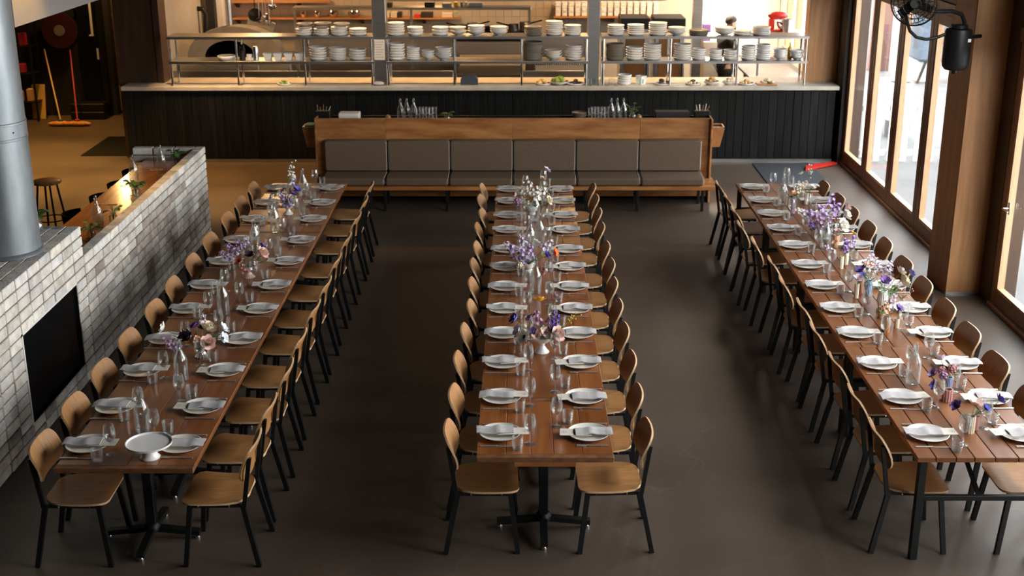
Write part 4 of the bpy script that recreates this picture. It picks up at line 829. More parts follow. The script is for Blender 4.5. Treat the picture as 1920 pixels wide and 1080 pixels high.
fk_h = MB().tube([(-.10, 0, .004), (-.04, 0, .005), (.02, 0, .006), (.045, 0, .009)], [.006, .005, .0035, .004], 8).mesh('fork_handle', M['cutlery'])
fk_b = MB().prism([(.04, -.004), (.055, -.012), (.075, -.012), (.075, .012), (.055, .012), (.04, .004)], .004, .007)
for k in range(4): fk_b.box(.075, .105, -.012+k*.0068, -.0085+k*.0068, .004, .008)
fk_b = fk_b.mesh('fork_head', M['cutlery'])
wg_bowl = MB().lathe([(.0045, .088), (.014, .092), (.030, .108), (.0385, .130), (.0395, .150), (.036, .178), (.0305, .208), (.0295, .208), (.035, .178), (.0385, .150), (.0375, .131), (.029, .110), (.012, .095), (0, .093)], 24).mesh('glass_bowl', M['glass'])
wg_stem = MB().lathe([(.0045, .004), (.0042, .01), (.0036, .045), (.0045, .088)], 10).mesh('glass_stem', M['glass_thick']); wg_foot = MB().lathe([(0, 0), (.036, 0), (.037, .0015), (.012, .004), (.0045, .008), (0, .008)], 24).mesh('glass_foot', M['glass_thick'])
def setting(tn, side, i, x, y, seed):
    rd = random.Random(seed); s = 1 if side == 'left' else -1; rz = (0 if s > 0 else PI); wh = '%s from near end, %s side of %s table' % (ORD[i], side, tn)
    def L(dx, dy, dz=0): return (x+s*dx, y+s*dy, TZ+dz)
    one('dinner_plate', 'round stoneware plate, '+wh, 'plate', plate_me, None, L(0, 0), rd.uniform(0, 6), 'dinner plates on the long tables')
    one('napkin', 'folded grey linen napkin, '+wh, 'napkin', nap_me[seed % 4], None, L(-.022, rd.uniform(-.01, .015)), rz+rd.uniform(-.06, .06), 'napkins on the dinner plates')
    t = thing('menu_card', 'cream menu card under the napkin, '+wh, 'card', L(.085, rd.uniform(-.012, .02)+(.01 if side == 'left' else .0), .0285), rz+rd.uniform(-.12, .16), 'menu cards on the dinner plates')
    obj('card', card_me, None, t); obj('printed_mark', mark_me, None, t, (.078, 0, 0))
    t = thing('table_knife', 'steel table knife, '+wh, 'knife', L(-.025, -.172), rz+rd.uniform(-.05, .05), 'table knives'); obj('knife_handle', kn_h, None, t); obj('blade', kn_b, None, t)
    t = thing('table_fork', 'steel table fork, '+wh, 'fork', L(-.02, .165), rz+rd.uniform(-.08, .08), 'table forks'); obj('fork_handle', fk_h, None, t); obj('fork_head', fk_b, None, t)
    tumbler('ridged water tumbler, '+wh, L(.125+rd.uniform(-.012, .012), -.205+rd.uniform(-.015, .015)), 'water tumblers on the long tables')
    t = thing('wine_glass', 'stemmed wine glass, '+wh, 'glass', L(.198+rd.uniform(-.012, .012), -.125+rd.uniform(-.02, .02)), 0, 'wine glasses on the long tables'); obj('glass_bowl', wg_bowl, None, t); obj('glass_stem', wg_stem, None, t); obj('glass_foot', wg_foot, None, t)
sd = 0
for tn, side, ys, cx, pxx in SEATS:
    for i, y in enumerate(ys): sd += 1; setting(tn, side, i, pxx, y, sd)
for l, x, y in (('glass water bottle behind the white cake stand on the left table', -2.526, 7.72), ('glass water bottle nearer than the goblet vase on the left table', -2.49, 8.60), ('glass water bottle beyond the goblet vase on the left table', -2.50, 10.03), ('glass water bottle nearer than the third flower bowl, left table', -2.60, 11.87), ('glass water bottle beside the far flower bowl on the left table', -2.52, 12.50), ('furthest glass water bottle on the left table', -2.47, 13.98),
                ('nearest glass water bottle on the centre table', .13, 10.58), ('glass water bottle left of a pair in mid centre table', .09, 11.87), ('glass water bottle right of a pair in mid centre table', .185, 12.06), ('furthest glass water bottle on the centre table', .15, 12.95),
                ('tall glass water bottle near the pink vases on the right table', 2.85, 8.55), ('furthest glass water bottle on the right table', 2.885, 13.60), ('glass water bottle in the middle of the right table', 2.985, 11.95)):
    bottle(l, (x, y, TZ), 'water bottles on the long tables')
t = thing('cake_stand', 'white footed cake stand at the near end of the left table', 'cake stand', (-2.37, 7.33, TZ))
obj('stand_foot', MB().lathe([(0, 0), (.062, 0), (.064, .006), (.050, .02), (.040, .05), (.045, .085), (0, .085)], 32), M['white'], t); obj('stand_dish', MB().lathe([(0, .085), (.06, .085), (.13, .092), (.145, .098), (.148, .112), (.143, .112), (.138, .102), (0, .098)], 40), M['white'], t)

# ------------------------------------------------------------------ flowers
COLS = {'white': (.78, .76, .70), 'cream': (.74, .66, .52), 'peach': (.72, .44, .28), 'pale pink': (.72, .52, .46), 'lilac': (.40, .28, .50), 'mauve': (.36, .22, .33), 'purple': (.16, .08, .30), 'violet blue': (.10, .09, .42), 'dark plum': (.045, .015, .045), 'orange': (.80, .16, .02), 'yellow': (.85, .42, .01), 'coral': (.70, .12, .06), 'dusty pink': (.50, .24, .25), 'pale lilac': (.58, .50, .62), 'ice white': (.74, .77, .82)}
FM = {k: mat(k.replace(' ', '_')+'_petal', v, .65, col2=tuple(min(1, c*1.25) for c in v), nscale=(40, 40, 40), rnd=.12) for k, v in COLS.items()}
M['eye_dark'] = mat('dark_flower_eye', (.01, .008, .02), .7); M['eye_gold'] = mat('gold_flower_eye', (.45, .26, .03), .7)
def petal(mb, ang, l, w, lift, cup, base=.0, m=0, z=0):
    o = len(mb.v); V = []
    for i in range(4):
        s = i/3; ww = w*.5*math.sin(PI*(.12+.80*s))**.7; a = lift+cup*s; x = base+l*s*math.cos(lift+cup*s*.5); zz = z+l*s*math.sin(lift+cup*s*.5)
        for j in (-1, 0, 1): V.append((x, ww*j, zz+abs(j)*ww*.25))
    mb.add(V, [(i*3+j, i*3+j+1, i*3+j+4, i*3+j+3) for i in range(3) for j in range(2)], m, True); mb.xf(Matrix.Rotation(ang, 4, 'Z'), o)
def head_rose(r):
    mb = MB()
    for k, (n, lift, cup, l, w) in enumerate(((4, 1.35, .9, .55, .5), (5, 1.05, .9, .8, .75), (6, .7, .8, 1.0, .9), (6, .3, .7, 1.1, 1.0))):
        for i in range(n): petal(mb, 2*PI*i/n+k*.6, l*r, w*r, lift, cup, r*.06*k, 0, -.1*r*k)
    return mb
def head_open(r, n=8):
    mb = MB()
    for k in range(2):
        for i in range(n//2+1): petal(mb, 2*PI*i/(n//2+1)+k*.55, r*(1-.1*k), r*.75, .35+.25*k, .3, r*.06, 0, .002*k)
    mb.ball((0, 0, r*.14), r*.24, 8, 5, m=1, sq=(1, 1, .7)); return mb
def floret(mb, p, r, nrm, m=0):
    o = len(mb.v)
    for i in range(5): petal(mb, 2*PI*i/5, r, r*.9, .4, .3, 0, m)
    mb.xf(Matrix.Translation(p) @ Vector((0, 0, 1)).rotation_difference(Vector(nrm)).to_matrix().to_4x4(), o)
def head_spray(r, seed=0, n=16, L=2.2):
    rd = random.Random(seed); mb = MB()
    for k in range(n):
        s = k/(n-1); a = k*2.4; q = r*.6*(1-.6*s); p = Vector((q*math.cos(a), q*math.sin(a), L*r*s-r*.6)); floret(mb, p, r*.42*(1-.35*s), (math.cos(a), math.sin(a), .5))
    return mb
def head_puff(r):
    mb = MB(); mb.ball((0, 0, 0), r*.72, 10, 7)
    for k in range(26):
        z = 1-2*(k+.5)/26; a = k*2.399; q = math.sqrt(1-z*z); d = Vector((q*math.cos(a), q*math.sin(a), z)); floret(mb, d*r*.68, r*.34, d)
    return mb
def head_twig(r, seed=0):
    rd = random.Random(seed); mb = MB(); 
    for k in range(12):
        p = Vector((rd.uniform(-.5, .5)*r, rd.uniform(-.5, .5)*r, rd.uniform(-.8, 1.4)*r)); mb.tube([(0, 0, -r), p*.5, p], .0012, 4, m=1); mb.ball(p, r*.13, 6, 4)
    return mb
HEADS = {}
def head(kind, col, r, v=0):
    key = (kind, col, round(r, 3), v)
    if key not in HEADS:
        mb = {'rose': lambda: head_rose(r), 'open': lambda: head_open(r), 'spray': lambda: head_spray(r, v), 'puff': lambda: head_puff(r), 'twig': lambda: head_twig(r, v)}[kind]()
        HEADS[key] = mb.mesh('bloom', [FM[col], M['eye_dark'] if kind == 'open' and v == 0 else (M['stem'] if kind == 'twig' else M['eye_gold'])])
    return HEADS[key]
KN = {'rose': 'ruffled bloom', 'open': 'open flower', 'spray': 'flower spike', 'puff': 'round puff flower', 'twig': 'fine blossom twig'}
def arrange(vloc, mouth, where, fl, leaves=6, spread=.10, lt=0):
    """flowers standing in a vase: heads at given offsets from the mouth"""
    k_ = 1.28 if leaves >= 8 else 1.12
    fl = [(f[0], f[1], f[2]*k_, f[3]*k_, f[4]*k_, round(f[5]*k_, 3)) for f in fl]; spread *= k_
    cnt = {}; fl = sorted(fl, key=lambda f: f[2])
    for f in fl: cnt[f[:2]] = cnt.get(f[:2], 0)+1
    seen = {}
    for kind, col, dx, dy, dz, r in fl:
        k = (kind, col); seen[k] = seen.get(k, 0)+1
        lab = '%s %s in %s' % (col, KN[kind], where) if cnt[k] == 1 else '%s %s, %s from left in %s' % (col, KN[kind], ORD[seen[k]-1], where)
        p = Vector((dx, dy, dz)); t = thing('cut_flower', lab, 'flower', (vloc[0], vloc[1], vloc[2]+mouth), 0, 'cut flowers in the table vases')
        obj('stem', MB().tube([(dx*.08, dy*.08, -mouth*.45), (dx*.2, dy*.2, 0), (dx*.7, dy*.7, dz*.6), p-Vector((0, 0, r*.3))], .0022, 5), M['stem'], t)
        n = Vector((dx*1.6, dy*1.6-.06, .12+dz*.5)).normalized() if kind not in ('spray', 'twig') else Vector((dx*2, dy*2, .25)).normalized()
        b = obj('bloom', head(kind, col, r, len(lab) % 2 if kind in ('open', 'spray', 'twig') else 0), None, t, p); b.rotation_euler = Vector((0, 0, 1)).rotation_difference(n).to_euler()
    for i in range(leaves):
        a = 2.4*i+.5; q = random.uniform(.4, 1)*spread; p = (q*math.cos(a), q*math.sin(a), random.uniform(-.005, .05))
        t = thing('leaf_sprig', 'green leaf sprig, %s of those in %s' % (ORD[i], where), 'leaf', (vloc[0], vloc[1], vloc[2]+mouth), 0, 'leaf sprigs in the table vases')
        obj('stem', MB().tube([(0, 0, -mouth*.4), (p[0]*.5, p[1]*.5, p[2]*.7), p], .002, 4), M['stem'], t)
        for j in range(3): obj('leaf', bleaf_me[(i+lt) % 3], None, t, (p[0]*(.5+.25*j), p[1]*(.5+.25*j), p[2]*(.6+.2*j)), (random.uniform(-.5, .5), random.uniform(-.9, .2), a+(j-1)*.9))
def vase(name, label, loc, prof, m, n=24, rib=0, ribn=0):
    o = one(name, label, 'vase', MB().lathe(prof, n, rib=rib, ribn=ribn), M[m] if isinstance(m, str) else m, loc); return o
goblet = [(0, 0), (.052, 0), (.054, .006), (.035, .022), (.020, .045), (.022, .060), (.050, .080), (.066, .105), (.068, .120), (.064, .120), (.058, .104), (.03, .082), (0, .076)]
bowl = [(0, 0), (.040, 0), (.042, .012), (.034, .022), (.062, .050), (.072, .085), (.073, .100), (.069, .100), (.066, .082), (.05, .045), (0, .03)]
M['silver'] = mat('silver_mercury', (.70, .66, .60), .22, .85, bump=.1, bscale=40); M['pinkglass'] = mat('pink_glass', (.55, .38, .33), .15)
v = (-2.455, 9.07, TZ); vase('goblet_vase', 'ribbed silver goblet vase on the left table', v, goblet, 'silver', 48, .05, 16)
arrange(v, .115, 'the goblet vase, left table', [('rose', 'cream', .045, .02, .085, .050), ('rose', 'pale pink', .055, -.055, .02, .046), ('puff', 'peach', -.015, -.05, .035, .034), ('open', 'white', -.215, .02, .085, .042), ('open', 'dark plum', -.06, -.04, .05, .045), ('open', 'dark plum', -.10, 0, .04, .042), ('open', 'purple', -.035, .03, .085, .042), ('spray', 'mauve', -.125, -.09, .0, .038), ('spray', 'mauve', -.16, -.05, .02, .036), ('open', 'ice white', .135, -.02, .035, .040), ('open', 'ice white', .125, .03, .08, .038), ('spray', 'pale lilac', .0, .09, .10, .03), ('open', 'dark plum', .0, .07, .055, .04)], 9, .15, 2)
v = (-2.49, 11.03, TZ); vase('pink_vase', 'fluted pink glass vase on the left table', v, goblet, 'pinkglass', 48, .05, 16)
arrange(v, .115, 'the pink vase, left table', [('rose', 'pale pink', .105, .0, .09, .048), ('spray', 'lilac', -.10, .03, .09, .046), ('spray', 'lilac', -.135, .0, .06, .042), ('spray', 'lilac', -.06, .06, .11, .04), ('open', 'purple', .09, .06, .12, .040), ('open', 'coral', -.05, -.05, .045, .034), ('spray', 'dusty pink', -.02, -.08, .0, .038), ('spray', 'dusty pink', .05, -.06, .02, .036), ('open', 'dark plum', .01, .0, .07, .04), ('twig', 'cream', .05, .0, .08, .045), ('spray', 'pale lilac', -.02, .08, .13, .036)], 10, .14, 1)
v = (-2.51, 13.22, TZ); vase('white_bowl_vase', 'white footed vase at the far end of the left table', v, goblet, 'white', 32)
arrange(v, .115, 'the far vase, left table', [('rose', 'cream', .035, -.03, .05, .045), ('spray', 'lilac', -.02, -.04, .03, .045), ('spray', 'lilac', .02, -.06, .02, .04), ('open', 'violet blue', .07, .02, .11, .045), ('open', 'purple', .05, .0, .08, .04), ('open', 'white', -.08, .0, .07, .04), ('open', 'white', -.12, -.02, .06, .038), ('twig', 'white', .02, .06, .22, .07), ('twig', 'white', .04, .05, .30, .05), ('spray', 'pale lilac', .03, .05, .16, .04), ('open', 'dusty pink', -.03, .02, .10, .036)], 8, .12, 0)
v = (.115, 13.22, TZ); vase('white_bowl_vase', 'white bowl vase at the far end of the centre table', v, bowl, 'white', 28)
arrange(v, .095, 'the far bowl, centre table', [('spray', 'white', .03, -.02, .09, .05), ('spray', 'white', -.01, .01, .12, .05), ('spray', 'white', .07, .0, .08, .05), ('rose', 'cream', .14, -.03, .05, .042), ('open', 'pale lilac', .12, .03, .29, .042), ('open', 'peach', .09, .03, .22, .03), ('puff', 'mauve', -.12, -.03, .04, .04), ('open', 'white', -.08, .03, .10, .042), ('open', 'pale pink', -.13, .02, .08, .04), ('twig', 'cream', -.05, .02, .13, .05)], 9, .14, 1)
v = (.065, 11.22, TZ); vase('white_bowl_vase', 'white bowl vase with lilac stocks on the centre table', v, bowl, 'white', 28)
arrange(v, .095, 'the lilac bowl, centre table', [('spray', 'lilac', -.08, -.02, .05, .05), ('spray', 'lilac', -.03, -.04, .04, .05), ('spray', 'pale lilac', -.11, .03, .08, .045), ('spray', 'lilac', .01, -.02, .06, .045), ('spray', 'pale lilac', -.03, .05, .11, .045), ('open', 'purple', -.12, .0, .09, .035), ('open', 'orange', .185, -.02, .07, .040), ('spray', 'pale lilac', .12, .04, .09, .045), ('open', 'violet blue', .13, -.02, .05, .036), ('puff', 'cream', -.06, -.07, -.01, .03), ('spray', 'dusty pink', .10, -.16, -.02, .040), ('open', 'white', .06, .05, .12, .036)], 9, .14, 2)
v = (.16, 9.17, TZ); vase('cream_compote', 'cream footed compote vase on the centre table', v, [(0, 0), (.056, 0), (.058, .006), (.04, .028), (.022, .055), (.026, .072), (.062, .095), (.082, .122), (.084, .135), (.080, .135), (.072, .118), (.03, .09), (0, .085)], M['white'], 48, .025, 20)
arrange(v, .128, 'the cream compote, centre table', [('open', 'yellow', -.01, .07, .20, .042), ('open', 'violet blue', -.155, .0, .11, .046), ('rose', 'pale pink', .09, -.05, .035, .050), ('open', 'white', -.10, -.06, .02, .055), ('open', 'white', -.13, -.02, .04, .05), ('open', 'pale pink', .02, -.05, .04, .042), ('open', 'pale pink', -.03, -.06, .03, .038), ('spray', 'purple', .055, .03, .09, .036), ('spray', 'violet blue', .075, .02, .08, .034), ('spray', 'mauve', -.02, .02, .09, .04), ('open', 'mauve', -.065, .03, .10, .038), ('open', 'pale lilac', .085, .10, .21, .035), ('open', 'purple', -.05, -.05, .05, .03), ('open', 'dark plum', .055, -.03, .05, .04), ('twig', 'yellow', .19, .08, .09, .04)], 8, .11, 2)
# right table: many small bud vases
M['bluevase'] = mat('blue_ribbed_ceramic', (.22, .30, .48), .4); M['peachvase'] = mat('peach_ribbed_ceramic', (.55, .32, .20), .4); M['creamvase'] = mat('cream_ribbed_ceramic', (.72, .64, .50), .45); M['pinkvase'] = mat('pink_bead_glass', (.50, .26, .24), .3); M['lilacvase'] = mat('lilac_glass', (.34, .24, .34), .2); M['ambervase'] = mat('amber_glass', (.34, .14, .03), .15)
cyl = lambda h, r: [(0, 0), (r, 0), (r, h), (r*.82, h), (r*.8, .01), (0, .01)]
def bud(label, x, y, h, r, m, fl, where, leaves=1, rib=.08):
    v = (x, y, TZ); vase('bud_vase', label, v, cyl(h, r), m, 36, rib, 12); arrange(v, h, where, fl, leaves, .05, 2)
bud('tall lilac glass vase at the far end of the right table', 2.93, 13.25, .17, .022, 'lilacvase', [('spray', 'cream', .04, .02, .06, .04), ('open', 'peach', .0, -.01, .05, .03), ('twig', 'cream', .08, .03, .10, .05), ('spray', 'pale pink', .10, .08, .10, .035)], 'the lilac glass vase', 3)
bud('slim cream vase at the far end of the right table', 3.16, 13.65, .12, .022, 'creamvase', [('twig', 'white', .02, .03, .20, .06), ('open', 'white', .05, .0, .06, .035), ('open', 'cream', -.05, .08, .17, .035)], 'the slim far vase', 1)
v = (3.06, 12.28, TZ); vase('white_bowl_vase', 'white bowl vase of purple stocks on the right table', v, bowl, 'white', 28)
arrange(v, .095, 'the purple bowl, right table', [('spray', 'lilac', -.03, .0, .11, .055), ('spray', 'lilac', -.09, .0, .09, .055), ('spray', 'mauve', -.05, -.05, .05, .055), ('spray', 'mauve', .0, -.05, .06, .05), ('spray', 'lilac', .03, .04, .19, .05), ('spray', 'lilac', .06, .02, .13, .05), ('spray', 'purple', -.10, -.05, .03, .045), ('rose', 'white', .11, -.06, .05, .060), ('rose', 'white', .15, .0, .12, .050), ('open', 'pale pink', .16, .04, .17, .04), ('spray', 'pale lilac', -.15, .03, .11, .045), ('spray', 'white', -.18, .02, .13, .04)], 9, .14, 0)
bud('peach ribbed vase in the middle of the right table', 3.10, 12.0, .12, .030, 'peachvase', [('open', 'dusty pink', .0, .0, .03, .03)], 'the peach vase', 1)
bud('cream bud vase left of a pair on the right table', 2.985, 11.30, .12, .020, 'creamvase', [('spray', 'purple', .02, .0, .06, .04), ('open', 'peach', -.06, .02, .10, .034), ('spray', 'pale lilac', -.10, .0, .05, .036)], 'the left bud vase of the pair', 1)
bud('cream bud vase right of a pair on the right table', 3.06, 11.42, .12, .020, 'creamvase', [('spray', 'lilac', .04, .02, .07, .042), ('open', 'yellow', .05, .04, .15, .026), ('spray', 'lilac', -.01, .0, .06, .04)], 'the right bud vase of the pair', 2)
bud('slim cream bud vase left of the blue vase', 2.915, 10.46, .13, .020, 'creamvase', [('open', 'pale lilac', .0, -.01, .04, .044)], 'the slim vase left of the blue vase', 1)
bud('orange ribbed vase left of the blue vase', 2.985, 10.60, .13, .024, 'peachvase', [('open', 'violet blue', -.02, .0, .06, .040), ('open', 'violet blue', .0, -.02, .03, .034)], 'the orange ribbed vase', 1)
bud('blue ribbed vase in the middle of the right table', 3.035, 10.52, .14, .028, 'bluevase', [('open', 'orange', .0, .02, .11, .042), ('open', 'purple', -.05, .03, .08, .04), ('spray', 'pale lilac', .03, .1, .14, .04)], 'the blue ribbed vase', 2)
v = (3.045, 10.12, TZ); vase('white_pitcher', 'ribbed white pitcher vase on the right table', v, [(0, 0), (.040, 0), (.042, .01), (.030, .03), (.040, .07), (.046, .10), (.038, .16), (.036, .185), (.032, .185), (.034, .15), (.04, .09), (0, .04)], 'white', 48, .04, 16)
arrange(v, .18, 'the ribbed white pitcher', [('open', 'purple', .0, -.02, .07, .042), ('rose', 'cream', .14, .04, .05, .050), ('open', 'white', .12, .08, .10, .046), ('open', 'violet blue', .19, .08, .09, .036), ('spray', 'pale lilac', .0, .14, .11, .045), ('spray', 'pale lilac', .06, .12, .10, .042), ('twig', 'pale pink', .10, .02, .01, .05), ('spray', 'white', -.04, .16, .12, .04), ('twig', 'dusty pink', .14, -.02, -.03, .045)], 8, .12, 1)
bud('amber glass vase with a violet flower on the right table', 2.945, 9.62, .13, .032, 'ambervase', [('open', 'purple', .07, .0, .06, .045), ('spray', 'peach', -.01, .0, .05, .036)], 'the amber vase', 2, 0)
bud('small orange ribbed vase near the amber vase', 3.0, 9.95, .10, .028, 'peachvase', [('spray', 'pale lilac', .06, .0, .03, .04)], 'the small orange vase', 1)
bud('short cream vase right of the amber vase', 3.06, 9.72, .08, .020, 'creamvase', [('open', 'pale lilac', .0, -.01, .06, .034), ('twig', 'white', .03, .05, .07, .04)], 'the short cream vase', 1)
bud('blue striped vase with pink puffs near the water bottle', 3.045, 8.36, .13, .022, 'bluevase', [('puff', 'dusty pink', .02, .02, .05, .034), ('puff', 'dusty pink', -.03, .06, .02, .032), ('open', 'pale lilac', -.02, .12, .07, .038)], 'the blue striped vase', 1)
bud('pink beaded vase near the water bottle', 3.0, 8.24, .09, .034, 'pinkvase', [('open', 'lilac', -.09, .02, .09, .044), ('open', 'violet blue', -.09, -.02, .03, .036), ('puff', 'mauve', -.03, .02, .08, .034)], 'the pink beaded vase', 0)
bud('white ribbed vase near the end of the right table', 2.985, 7.72, .12, .030, 'creamvase', [('open', 'pale pink', .02, .02, .06, .056), ('open', 'purple', -.09, .0, .06, .042), ('open', 'violet blue', .07, -.01, .05, .036)], 'the near white vase', 2)
bud('pink glass bud vase near the end of the right table', 3.045, 7.76, .10, .014, 'pinkvase', [('open', 'violet blue', .13, .05, .08, .044)], 'the near pink bud vase', 1)
# ------------------------------------------------------------------ bar corner at the left
struct('wall_bar', 'black wall behind the bar corner', MB().box(-11, -7.30, 22.75, 22.95, 0, 5.6).box(-11, -6.0, 24.4, 24.6, 0, 5.6), M['dark'])
struct('wall_passage', 'pale tiled passage wall left of the kitchen', MB().box(-6.55, -6.42, 20.9, 24.4, 0, 5.6), mat('passage_cream', (.42, .34, .22), .6))
g = P(240, 275, Z=0)
one('floor_mat', 'black rubber mat on the floor beside the counter end', 'mat', MB().box(-6.88, -6.02, 19.38, 20.82, 0, .012, .004), M['black_matte'])
one('floor_mat', 'dark entrance mat at the far end of the right table', 'mat', MB().box(3.50, 4.38, 17.5, 18.85, 0, .012, .004), mat('entrance_mat', (.025, .03, .036), .85, bump=.3, bscale=200))
one('floor_wedge', 'red floor wedge lying on the entrance mat corner', 'wedge', MB().prism([(0, 0), (.56, .40), (.50, .47), (.05, .22)], .013, .045).xf(Matrix.Translation((4.20, 18.33, 0))), M['red'])
hr = thing('hose_reel', 'dark red fire hose reel on the black wall', 'hose reel', (P(112, 57, Y=22.5).x, 22.5, P(112, 57, Y=22.5).z), 0)
MR = Matrix.Rotation(PI/2, 4, 'X')
obj('disc', MB().lathe([(0, -.02), (.31, -.02), (.315, 0), (.31, .02), (0, .02)], 40).xf(MR), mat('dark_red', (.05, .004, .006), .6), hr); obj('hub', MB().lathe([(0, .02), (.095, .02), (.095, .035), (0, .035)], 24).xf(MR), mat('dull_alu', (.35, .30, .28), .5, .3), hr)
obj('hose', MB().lathe([(.20, -.21), (.28, -.21), (.28, -.02), (.20, -.02)], 32).xf(MR), M['black'], hr); obj('wall_arm', MB().box(-.03, .03, .02, .25, -.05, .05), M['black'], hr)
for k in range(6):
    a = k*PI/3; obj('bolt', MB().ball((.07*math.cos(a), -.037, .07*math.sin(a)), .007, 6, 4), M['black'], hr)
M['mopgold'] = mat('golden_handle', (.55, .35, .10), .5); M['mopred'] = mat('red_handle', (.35, .02, .03), .5); M['moporange'] = mat('orange_mop_fibre', (.55, .14, .03), .9, col2=(.62, .40, .12), nscale=(20, 20, 20), bump=.5, bscale=90)
for l, ub, vb, ut, vt, m, uh in (('golden handled mop leaning on the black wall', 114, 226, 83, 92, 'mopgold', 100), ('red handled mop leaning on the black wall', 145, 224, 131, 92, 'mopred', 138)):
    b = P(ub, vb, Y=21.75); tp = P(ut, vt, Y=22.55); c = P(uh, 232, Z=.0)
    t = thing('floor_mop', l, 'mop', (b.x, 21.75, 0))
    obj('mop_head', MB().ball((0, 0, .045), .045, 18, 8, sq=(5.2, 1.7, 1)), M['moporange'], t); obj('mop_handle', MB().tube([(0, 0, .07), (tp.x-b.x, tp.y-21.75, tp.z)], .014, 8), M[m], t)
    obj('swivel', MB().box(-.04, .04, -.03, .03, .07, .12, .01), M['navy'] if m == 'mopgold' else M['mopred'], t)
one('wet_floor_sign', 'yellow folded sign leaning behind the mops', 'sign', MB().box(-.12, .12, -.02, .02, 0, .62, .01).xf(Matrix.Rotation(-.2, 4, 'X')), M['mopgold'], (P(101, 215, Z=0).x-.1, 22.35, 0))
sh = thing('goods_shelf', 'dark shelving of packaged goods beside the steel flue', 'shelving', (P(52, 200, Y=22.3).x, 22.3, 0))
for z in (.35, .85, 1.32, 1.75): obj('shelf_board', MB().box(-.40, .24, -.15, .2, z-.02, z, .003), M['black'], sh)
for x in (-.39, .22):
    for y in (-.14, .18): obj('post', MB().box(x-.015, x+.015, y-.015, y+.015, 0, 2.2), M['black'], sh)
sx_ = sh.location.x; goods = [(-.30, .35, .16, .20, 'moporange', 'orange print carton'), (-.10, .35, .14, .18, 'butter', 'amber jar carton'), (.10, .35, .10, .22, 'crumb', 'brown bottle carton'), (-.28, .85, .2, .30, 'cream', 'upright cream box'), (.0, .85, .14, .16, 'mopred', 'small red jar'), (-.26, 1.32, .1, .20, 'maroon', 'maroon bottle box'), (-.10, 1.32, .1, .2, 'navy', 'dark blue packet'), (.08, 1.32, .12, .22, 'mopred', 'dark red packet'), (-.32, 1.75, .06, .13, 'white', 'pale small bottle'), (-.22, 1.75, .06, .13, 'white', 'second pale small bottle'), (-.12, 1.75, .06, .13, 'cream', 'cream small bottle')]
for dx, z, w, h, m, l in goods: one('packaged_goods', l+' on the dark goods shelving', 'package', MB().box(-w/2, w/2, -.06, .06, 0, h, .012), M[m], (sx_+dx, 22.24, z+.001), group='goods on the dark shelving')
one('crate', 'black slatted crate at the foot of the black wall, lower', 'crate', MB().box(-.3, .3, -.15, .15, 0, .14, .01), M['black'], (P(170, 222, Z=0).x, 22.45, 0)); one('crate', 'black slatted crate at the foot of the black wall, upper', 'crate', MB().box(-.3, .3, -.15, .15, 0, .14, .01), M['black'], (P(170, 222, Z=0).x, 22.47, .142))
dr = thing('door_6', 'black door with a long pale pull handle', 'door', (0, 0, 0), kind='structure'); xa, xb = P(150, 100, Y=22.7).x, P(188, 100, Y=22.7).x
obj('door_leaf', MB().box(xa, xb, 22.69, 22.74, 0, 2.3, .004), M['black_matte'], dr); xh = P(171, 30, Y=22.68).x; zh = P(174, 64, Y=22.68).z
obj('pull_handle', MB().box(xh-.02, xh+.02, 22.62, 22.65, zh, zh+.75, .006).box(xh-.06, xh+.02, 22.62, 22.68, zh-.03, zh, .006), M['white'], dr); obj('lock_plate', MB().box(xh+.03, xh+.07, 22.675, 22.689, zh-.45, zh-.25, .003), M['white'], dr)
obj('door_frame', MB().box(xb, xb+.10, 22.64, 22.76, 0, 2.5, .004), M['black'], dr)
d2 = thing('door_7', 'amber lit door standing open in the passage', 'door', (0, 0, 0), kind='structure'); xa, xb = P(190, 50, Y=22.9).x, P(222, 50, Y=22.9).x
obj('door_leaf', MB().box(xa, xb, 22.98, 23.03, .5, 2.6, .004), mat('brown_door', (.16, .10, .04), .4), d2); obj('kick_panel', MB().box(xa, xb, 22.97, 22.98, .04, .5, .003), M['tile'], d2)
obj('door_knob', MB().ball((P(205, 28, Y=22.9).x, 22.93, P(205, 28, Y=22.9).z), .035, 10, 6), M['chrome'], d2); obj('door_lever', MB().tube([(P(195, 101, Y=22.9).x, 22.93, P(195, 101, Y=22.9).z), (P(204, 101, Y=22.9).x, 22.93, P(204, 101, Y=22.9).z)], .014, 8), M['chrome'], d2)
